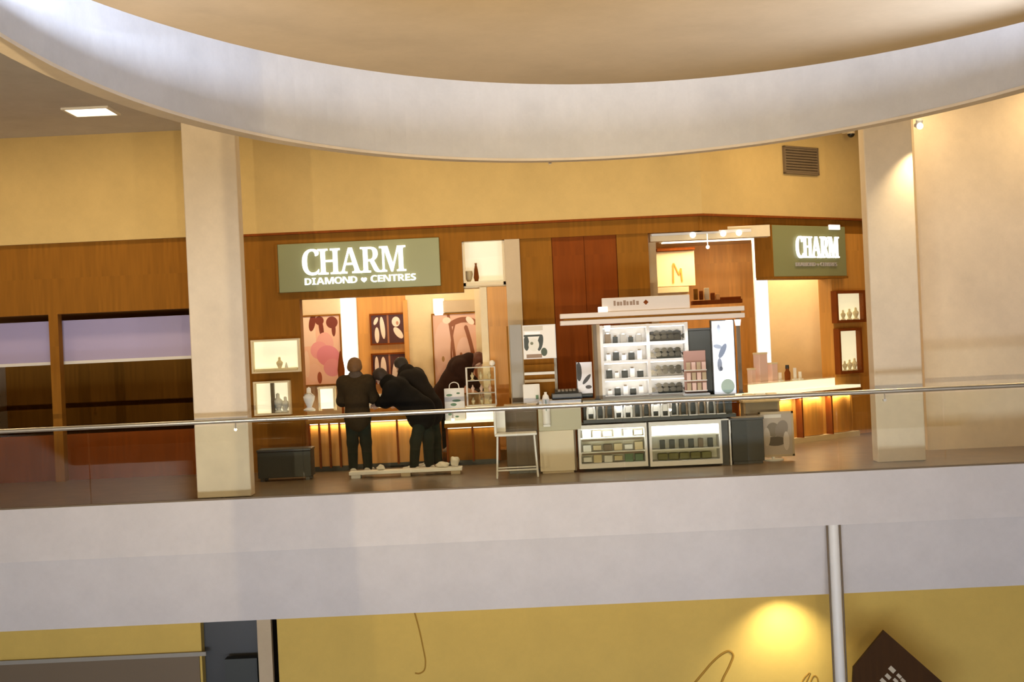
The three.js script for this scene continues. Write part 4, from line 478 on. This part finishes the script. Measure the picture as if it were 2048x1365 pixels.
{ const a = rc(1012, 806, 1076, 940, ZK + 0.2), g = thing('end_counter', 'brown end counter behind the white bar stool', 'counter', [a.x, 0, -ZK - 0.2]); obj('body', span(-a.w / 2, a.w / 2, 0.06, 0.98, -0.34, 0, 0.006), M(0.13, 0.085, 0.04, 0.6, { map: T.wood }), g); obj('top', span(-a.w / 2 - 0.01, a.w / 2 - 0.005, 0.98, 1.01, -0.35, 0.015), mats.beige, g); obj('plinth', span(-a.w / 2 + 0.03, a.w / 2 - 0.03, 0, 0.06, -0.3, -0.04), mats.black, g); }
// stool
{ const Z = 19.75, q = rc(990, 806, 1074, 955, Z), g = thing('bar_stool', 'white metal bar stool with a side back beside the cream cabinet', 'stool', [q.x, 0, -Z]), w = q.w, sy = 0.62;
  obj('seat', bx(w, 0.035, 0.42, 0, sy, 0, 0.015), mats.white, g); obj('backrest', [span(-w / 2, -w / 2 + 0.16, sy + 0.02, 1.0, -0.2, -0.17, 0.012), span(-w / 2 - 0.005, -w / 2 + 0.03, sy, 1.02, -0.2, 0.16, 0.012)], mats.white, g);
  for (const s of [-1, 1]) for (const t of [-1, 1]) obj('leg', tube([[s * (w / 2 - 0.04), sy, t * 0.17], [s * (w / 2 - 0.01), 0.01, t * 0.2]], 0.014, 8), mats.white, g);
  obj('footrest', [tube([[-w / 2 + 0.02, 0.12, 0.195], [w / 2 - 0.02, 0.12, 0.195]], 0.013, 8), tube([[-w / 2 + 0.02, 0.12, -0.195], [w / 2 - 0.02, 0.12, -0.195]], 0.013, 8)], mats.white, g); }
// framed board on a stand near the right counter
{ const Z = 20.5, m = canvasMat(150, 180, (g, w, h) => { g.fillStyle = '#b9a794'; g.fillRect(0, 0, w, h); g.fillStyle = '#e8dccb'; g.fillRect(20, 6, 80, 14); blob(g, 60, 70, 30, 30, '#82725c'); blob(g, 100, 70, 28, 40, '#8d7d6c', 0.4); blob(g, 70, 120, 50, 20, '#5b4c3a'); blob(g, 30, 100, 16, 40, '#c9b9a4'); blob(g, 120, 120, 14, 40, '#d5c5b5'); });
  const q = rc(1518, 824, 1588, 914, Z), g = thing('floor_sign', 'grey brown framed board on a white post beside the dark cabinet', 'sign', [q.x, 0, -Z]), t = 0.03; obj('frame', [span(-q.w / 2, q.w / 2, q.y0, q.y0 + t, -0.03, 0), span(-q.w / 2, q.w / 2, q.y1 - t, q.y1, -0.03, 0), span(-q.w / 2, -q.w / 2 + t, q.y0, q.y1, -0.03, 0), span(q.w / 2 - t, q.w / 2, q.y0, q.y1, -0.03, 0)], mats.beige, g); obj('print', new THREE.BoxGeometry(q.w - 0.04, q.h - 0.04, 0.01).translate(0, q.y, -0.012), m, g); obj('post', cyl(0.025, 0.025, q.y0, -0.06, 0, -0.015, 14), mats.white, g); obj('base', cyl(0.15, 0.15, 0.02, -0.06, 0, -0.015, 24), mats.white, g); }
{ const Z = 21.4, q = rc(1484, 768, 1560, 800, Z), g = thing('display_table', 'low pale table with folded cream cloths beside the lit counter', 'table', [q.x, 0, -Z]), y = q.y0; obj('top', span(-q.w / 2, q.w / 2, y - 0.04, y, -0.35, 0, 0.01), mats.cream, g); for (const s of [-1, 1]) for (const t of [-0.32, -0.03]) obj('leg', span(s * (q.w / 2 - 0.03) - 0.015, s * (q.w / 2 - 0.03) + 0.015, 0, y - 0.04, t - 0.015, t + 0.015), mats.beige, g); obj('apron', span(-q.w / 2 + 0.02, q.w / 2 - 0.02, y - 0.3, y - 0.04, -0.34, -0.02), mats.grey, g);
  for (let k = 0; k < 6; k++) { const o = obj('folded_cloth', bx(0.16, 0.045, 0.2, 0, 0.0225, 0, 0.015), k % 2 ? mats.cream : mats.white); tag(o, 'folded cream cloth stacked on the low pale table', 'cloth', 'folded cloths on the pale table'); o.position.set(q.x - q.w / 2 + 0.12 + (k % 3) * 0.18, y + 0.046 * Math.floor(k / 3), -Z - 0.17); } }

// ---------------------------------------------------------------- people
const V = (a) => new THREE.Vector3(...a);
function surface(field, lo, hi, cell) {                               // naive surface nets of a signed distance field
  const nx = Math.ceil((hi[0] - lo[0]) / cell) + 1, ny = Math.ceil((hi[1] - lo[1]) / cell) + 1, nz = Math.ceil((hi[2] - lo[2]) / cell) + 1, f = new Float32Array(nx * ny * nz), id = (i, j, k) => i + nx * (j + ny * k);
  for (let k = 0; k < nz; k++) for (let j = 0; j < ny; j++) for (let i = 0; i < nx; i++) f[id(i, j, k)] = field(lo[0] + i * cell, lo[1] + j * cell, lo[2] + k * cell);
  const vid = new Int32Array(nx * ny * nz).fill(-1), pos = [], idx = [];
  for (let k = 0; k < nz - 1; k++) for (let j = 0; j < ny - 1; j++) for (let i = 0; i < nx - 1; i++) {
    let n = 0, x = 0, y = 0, z = 0; const c = []; for (let m = 0; m < 8; m++) c.push(f[id(i + (m & 1), j + (m >> 1 & 1), k + (m >> 2))]);
    for (let a = 0; a < 8; a++) for (const b of [1, 2, 4]) if (!(a & b)) { const p = c[a], q = c[a | b]; if ((p < 0) !== (q < 0)) { const t = p / (p - q); n++; x += (a & 1) + (b === 1 ? t : 0); y += (a >> 1 & 1) + (b === 2 ? t : 0); z += (a >> 2) + (b === 4 ? t : 0); } }
    if (n) { vid[id(i, j, k)] = pos.length / 3; pos.push(lo[0] + (i + x / n) * cell, lo[1] + (j + y / n) * cell, lo[2] + (k + z / n) * cell); }
  }
  const quad = (a, b, c, d, flip) => { if (a < 0 || b < 0 || c < 0 || d < 0) return; flip ? idx.push(a, c, b, a, d, c) : idx.push(a, b, c, a, c, d); };
  for (let k = 1; k < nz - 1; k++) for (let j = 1; j < ny - 1; j++) for (let i = 1; i < nx - 1; i++) {
    const s = f[id(i, j, k)] < 0;
    if (s !== f[id(i + 1, j, k)] < 0) quad(vid[id(i, j - 1, k - 1)], vid[id(i, j, k - 1)], vid[id(i, j, k)], vid[id(i, j - 1, k)], !s);
    if (s !== f[id(i, j + 1, k)] < 0) quad(vid[id(i - 1, j, k - 1)], vid[id(i - 1, j, k)], vid[id(i, j, k)], vid[id(i, j, k - 1)], !s);
    if (s !== f[id(i, j, k + 1)] < 0) quad(vid[id(i - 1, j - 1, k)], vid[id(i, j - 1, k)], vid[id(i, j, k)], vid[id(i - 1, j, k)], !s);
  }
  const g = new THREE.BufferGeometry(); g.setAttribute('position', new THREE.Float32BufferAttribute(pos, 3)); g.setIndex(idx); g.computeVertexNormals(); return g;
}
function caps(list, blend) {                                          // smooth union of tapered capsules [a, b, ra, rb, squash?]
  const L = list.map(([a, b, ra, rb]) => [a[0], a[1], a[2], b[0] - a[0], b[1] - a[1], b[2] - a[2], (b[0] - a[0]) ** 2 + (b[1] - a[1]) ** 2 + (b[2] - a[2]) ** 2 + 1e-9, ra, rb]);
  return (x, y, z) => { let d = 9; for (const [ax, ay, az, bx_, by, bz, l2, ra, rb] of L) { const px_ = x - ax, py_ = y - ay, pz = z - az; let t = (px_ * bx_ + py_ * by + pz * bz) / l2; t = t < 0 ? 0 : t > 1 ? 1 : t; const e = Math.hypot(px_ - t * bx_, py_ - t * by, pz - t * bz) - ra - t * (rb - ra); const h = Math.max(blend - Math.abs(d - e), 0) / blend; d = Math.min(d, e) - h * h * blend * 0.25; } return d; };
}
function meshCaps(list, blend, cell) { const lo = [9, 9, 9], hi = [-9, -9, -9]; for (const [a, b, ra, rb] of list) for (const [p, r] of [[a, ra], [b, rb]]) for (let k = 0; k < 3; k++) { lo[k] = Math.min(lo[k], p[k] - r - 3 * cell); hi[k] = Math.max(hi[k], p[k] + r + 3 * cell); } return surface(caps(list, blend), lo, hi, cell); }
const mid = (a, b, t) => a.map((x, i) => x + (b[i] - x) * t);
function person(label, pos, J, look, cloth, hairCol) {
  const g = thing('person', label, 'person', pos, 0);
  const { pelvis, chest, neck, head, sh, el, wr, hip, kn, an, toe } = J;
  const grow = (l, d) => l.map(([a, b, ra, rb]) => [a, b, ra + d, rb + d]);
  const belly = mid(pelvis, chest, 0.5), pf = J.puff || 0, hf = J.fluff || 0;
  const torso = [[pelvis, belly, 0.13, 0.125], [belly, chest, 0.125, 0.14], [chest, neck, 0.12, 0.06], ...[0, 1].map(s => [chest, sh[s], 0.11, 0.075])];
  const arms = [0, 1].flatMap(s => [[sh[s], el[s], 0.058, 0.044], [el[s], wr[s], 0.044, 0.03]]);
  const legs = [0, 1].flatMap(s => [[pelvis, hip[s], 0.11, 0.1], [hip[s], kn[s], 0.092, 0.062], [kn[s], an[s], 0.06, 0.042]]);
  const feet = [0, 1].map(s => [[an[s][0], 0.05, an[s][2]], [toe[s][0], 0.035, toe[s][2]], 0.045, 0.034]);
  // head in its own frame: F forward, U up, R right
  const F = V(look).normalize(), Hd = V(head), U0 = Hd.clone().sub(V(neck)).normalize(), R = new THREE.Vector3().crossVectors(F, U0).normalize(), U = new THREE.Vector3().crossVectors(R, F).normalize();
  const at = (r, u, f) => Hd.clone().addScaledVector(R, r).addScaledVector(U, u).addScaledVector(F, f).toArray();
  const headBones = [[at(0, 0.035, -0.02), at(0, 0.03, 0.012), 0.086, 0.078], [at(0, -0.05, 0.03), at(0, -0.08, 0.045), 0.055, 0.036], [neck, at(0, -0.05, -0.015), 0.052, 0.052],
    [at(0, 0.005, 0.088), at(0, -0.028, 0.104), 0.009, 0.014], ...[-1, 1].map(s => [at(s * 0.08, 0.015, -0.005), at(s * 0.083, -0.025, 0), 0.016, 0.011]), [at(-0.02, -0.058, 0.082), at(0.02, -0.058, 0.082), 0.008, 0.008]];
  const bodyG = meshCaps([...torso, ...arms, ...legs, ...feet], 0.05, 0.016), headG = meshCaps(headBones, 0.018, 0.006);
  const hands = [0, 1].map(s => { const d = V(wr[s]).sub(V(el[s])).normalize(), side = new THREE.Vector3().crossVectors(d, new THREE.Vector3(0, 1, 0)).normalize(), dn = new THREE.Vector3().crossVectors(side, d).normalize().multiplyScalar(-1); const w = V(wr[s]); const q = (a, b, c) => w.clone().addScaledVector(d, a).addScaledVector(side, b).addScaledVector(dn, c).toArray();
    const l = [[q(0, -0.012, 0), q(0.08, -0.028, 0.005), 0.024, 0.016], [q(0, 0.012, 0), q(0.08, 0.026, 0.005), 0.024, 0.016], [q(0.01, s ? -0.03 : 0.03, 0), q(0.06, s ? -0.062 : 0.062, 0.02), 0.014, 0.01], [q(0.06, s ? -0.062 : 0.062, 0.02), q(0.085, s ? -0.06 : 0.06, 0.035), 0.01, 0.008]];
    [[-0.032, 0.07], [-0.011, 0.085], [0.011, 0.08], [0.031, 0.062]].forEach(([o, len]) => { l.push([q(0.085, o, 0.005), q(0.085 + len * 0.55, o * 1.15, 0.018), 0.0095, 0.009], [q(0.085 + len * 0.55, o * 1.15, 0.018), q(0.085 + len * 0.85, o * 1.2, 0.045), 0.009, 0.0075]); }); return meshCaps(l, 0.008, 0.005); });
  const bodyAll = mergeGeometries([bodyG, headG, ...hands].map(q => q.toNonIndexed())); const P = bodyAll.attributes.position, col = new Float32Array(P.count * 3), eyes = [-1, 1].map(s => V(at(s * 0.034, 0.012, 0.082)));
  for (let i = 0; i < P.count; i++) { const p = new THREE.Vector3().fromBufferAttribute(P, i), rel = p.clone().sub(Hd), e = Math.min(...eyes.map(q => q.distanceTo(p))); const lips = rel.dot(F) > 0.07 && Math.abs(rel.dot(U) + 0.058) < 0.012 && Math.abs(rel.dot(R)) < 0.03; const c = e < 0.015 ? [0.08, 0.06, 0.05] : lips ? [0.8, 0.45, 0.42] : [1, 1, 1]; col.set(c, i * 3); }
  bodyAll.setAttribute('color', new THREE.BufferAttribute(col, 3)); const body = obj('body', bodyAll, mats.skin, g);
  const jacket = obj('jacket', meshCaps([...grow(torso, 0.03 + pf), ...(J.hem ? [[pelvis, mid(pelvis, mid(kn[0], kn[1], 0.5), 0.2), 0.165 + pf, 0.18 + pf]] : []), ...[0, 1].flatMap(s => [[sh[s], el[s], 0.085 + pf * 0.6, 0.07 + pf * 0.6], [el[s], mid(el[s], wr[s], 0.9), 0.068 + pf * 0.6, 0.05]]), ], 0.06, 0.015), cloth.jacket, g);
  if (J.hood) obj('hood', meshCaps([[mid(chest, neck, 0.35), mid(chest, neck, 0.95), 0.135 + pf, 0.105 + pf], [mid(chest, sh[0], 0.3), mid(chest, sh[1], 0.3), 0.13 + pf, 0.13 + pf]], 0.05, 0.013), cloth.hood || cloth.jacket, jacket);
  obj('trousers', meshCaps([0, 1].flatMap(s => [[pelvis, hip[s], 0.125, 0.115], [hip[s], kn[s], 0.112, 0.085], [kn[s], [an[s][0], 0.1, an[s][2]], 0.085, 0.07]]), 0.04, 0.015), cloth.trousers, g);
  for (const s of [0, 1]) { const d = [toe[s][0] - an[s][0], 0, toe[s][2] - an[s][2]]; const shoe = obj('shoe', meshCaps([[[an[s][0] - d[0] * 0.25, 0.05, an[s][2] - d[2] * 0.25], [an[s][0] + d[0] * 0.4, 0.055, an[s][2] + d[2] * 0.4], 0.05, 0.05], [[an[s][0] + d[0] * 0.4, 0.05, an[s][2] + d[2] * 0.4], [toe[s][0], 0.042, toe[s][2]], 0.048, 0.042]], 0.02, 0.009), mats.shoe, g); obj('sole', meshCaps([[[an[s][0] - d[0] * 0.25, 0.012, an[s][2] - d[2] * 0.25], [toe[s][0], 0.012, toe[s][2]], 0.012, 0.012], [[an[s][0], 0.012, an[s][2]], [an[s][0] + d[0] * 0.7, 0.012, an[s][2] + d[2] * 0.7], 0.012, 0.012]], 0.02, 0.007), mats.white, shoe); }
  const hm = M(...hairCol, 0.7, { map: T.cloth }); const hairBones = [[at(0, 0.055, -0.03), at(0, 0.065, 0.0), 0.088 + hf, 0.085 + hf], [at(-0.05, 0.0, -0.03), at(0.05, 0.0, -0.03), 0.05 + hf, 0.05 + hf], [at(0, 0.0, -0.06), at(0, J.hair ? -0.14 : -0.05, -0.06), 0.07, 0.055]]; if (J.hair) hairBones.push(...[-1, 1].map(s => [at(s * 0.06, 0.0, -0.03), at(s * 0.065, -0.12, 0.0), 0.045, 0.03])); obj('hair', meshCaps(hairBones, 0.03, 0.009), hm, g);
  return g;
}
const dull = { map: T.cloth, specularIntensity: 0.3 }, dark = M(0.016, 0.011, 0.007, 0.9, dull), black = M(0.008, 0.006, 0.004, 0.9, dull), olive = M(0.045, 0.028, 0.011, 0.9, dull), pants = M(0.014, 0.020, 0.012, 0.9, dull);
const foot = (x, z, dx, dz) => [[x, 0.08, z], [x + dx, 0.03, z + dz]];
function pose(o) { const [a, ta] = foot(...o.feet[0]), [b, tb] = foot(...o.feet[1]); return { ...o, an: [a, b], toe: [ta, tb] }; }
const DECK = 0;
{ const x = wx(716, 850, 21.45);
  person('person in a dark olive jacket standing upright with brown hair, back turned', [x, DECK, -21.45], pose({ pelvis: [0, 0.93, 0], chest: [-0.01, 1.3, -0.05], neck: [-0.015, 1.5, -0.09], head: [-0.02, 1.64, -0.12], sh: [[-0.19, 1.41, -0.06], [0.17, 1.41, -0.06]], el: [[-0.25, 1.13, -0.14], [0.25, 1.15, -0.16]], wr: [[-0.16, 1.06, -0.38], [0.24, 1.07, -0.4]], hip: [[-0.09, 0.88, 0], [0.09, 0.88, 0]], kn: [[-0.1, 0.48, -0.02], [0.11, 0.48, -0.03]], feet: [[-0.1, 0.03, -0.02, -0.17], [0.13, 0.03, 0.04, -0.17]], hem: 1, hood: 1, puff: 0.02, fluff: 0.02 }), [0.1, -0.35, -1], { jacket: olive, trousers: pants, hood: M(0.10, 0.075, 0.06, 0.9, dull) }, [0.2, 0.095, 0.03]); }
{ const x = wx(845, 880, 21.3);
  person('person in a black jacket bending far forward over the counter', [x, DECK, -21.3], pose({ pelvis: [0.0, 0.95, 0], chest: [-0.36, 1.24, -0.1], neck: [-0.5, 1.39, -0.15], head: [-0.61, 1.47, -0.18], sh: [[-0.43, 1.27, 0.06], [-0.33, 1.33, -0.28]], el: [[-0.55, 1.1, -0.05], [-0.5, 1.15, -0.36]], wr: [[-0.7, 1.06, -0.24], [-0.66, 1.07, -0.45]], hip: [[0.02, 0.89, 0.09], [0.01, 0.89, -0.09]], kn: [[-0.1, 0.48, 0.1], [0.08, 0.48, -0.06]], feet: [[-0.14, 0.1, -0.15, -0.09], [0.09, -0.04, -0.14, -0.1]], hem: 1, puff: 0.045, fluff: 0.01 }), [-0.8, -0.75, -0.45], { jacket: black, trousers: pants }, [0.03, 0.014, 0.006]); }
{ const x = wx(858, 880, 21.7);
  person('person in a dark hooded jacket leaning over the counter behind the bending one', [x, DECK, -21.78], pose({ pelvis: [0.02, 0.97, 0.03], chest: [-0.2, 1.36, -0.06], neck: [-0.32, 1.53, -0.1], head: [-0.4, 1.62, -0.16], sh: [[-0.3, 1.42, 0.05], [-0.18, 1.46, -0.24]], el: [[-0.4, 1.18, -0.02], [-0.3, 1.2, -0.3]], wr: [[-0.5, 1.08, -0.16], [-0.38, 1.08, -0.34]], hip: [[0.02, 0.9, 0.1], [0.04, 0.9, -0.06]], kn: [[-0.02, 0.49, 0.1], [0.1, 0.49, -0.02]], feet: [[-0.02, 0.12, -0.14, -0.1], [0.12, 0.0, -0.14, -0.1]], hem: 1, hood: 1, puff: 0.04, fluff: 0.01 }), [-0.8, -0.5, -0.5], { jacket: dark, trousers: pants }, [0.02, 0.012, 0.007]); }
{ const x = wx(893, 850, 22.85);
  struct('trim_6', span(x - 0.6, x + 1.0, 0, 0.17, -22.65, -23.3), mats.brown, 'low timber step behind the counters');
  person('person with auburn hair in a dark brown top stooping beside the acrylic tower', [x, 0.17, -22.9], pose({ pelvis: [0, 0.95, 0], chest: [0.27, 1.36, 0.02], neck: [0.42, 1.49, 0.04], head: [0.56, 1.47, 0.06], sh: [[0.22, 1.42, -0.15], [0.28, 1.38, 0.19]], el: [[0.42, 1.15, -0.16], [0.46, 1.13, 0.2]], wr: [[0.58, 0.98, -0.08], [0.62, 0.98, 0.2]], hip: [[0, 0.89, -0.09], [0, 0.89, 0.09]], kn: [[0.04, 0.48, -0.1], [-0.02, 0.48, 0.1]], feet: [[0.0, -0.1, 0.17, 0.02], [-0.06, 0.1, 0.17, 0.03]], hem: 1, hair: 1, puff: 0.045, fluff: 0.012 }), [0.75, -0.75, 0.15], { jacket: M(0.03, 0.010, 0.004, 0.9, dull), trousers: black }, [0.13, 0.035, 0.012]); }

renderer.render(scene, camera);
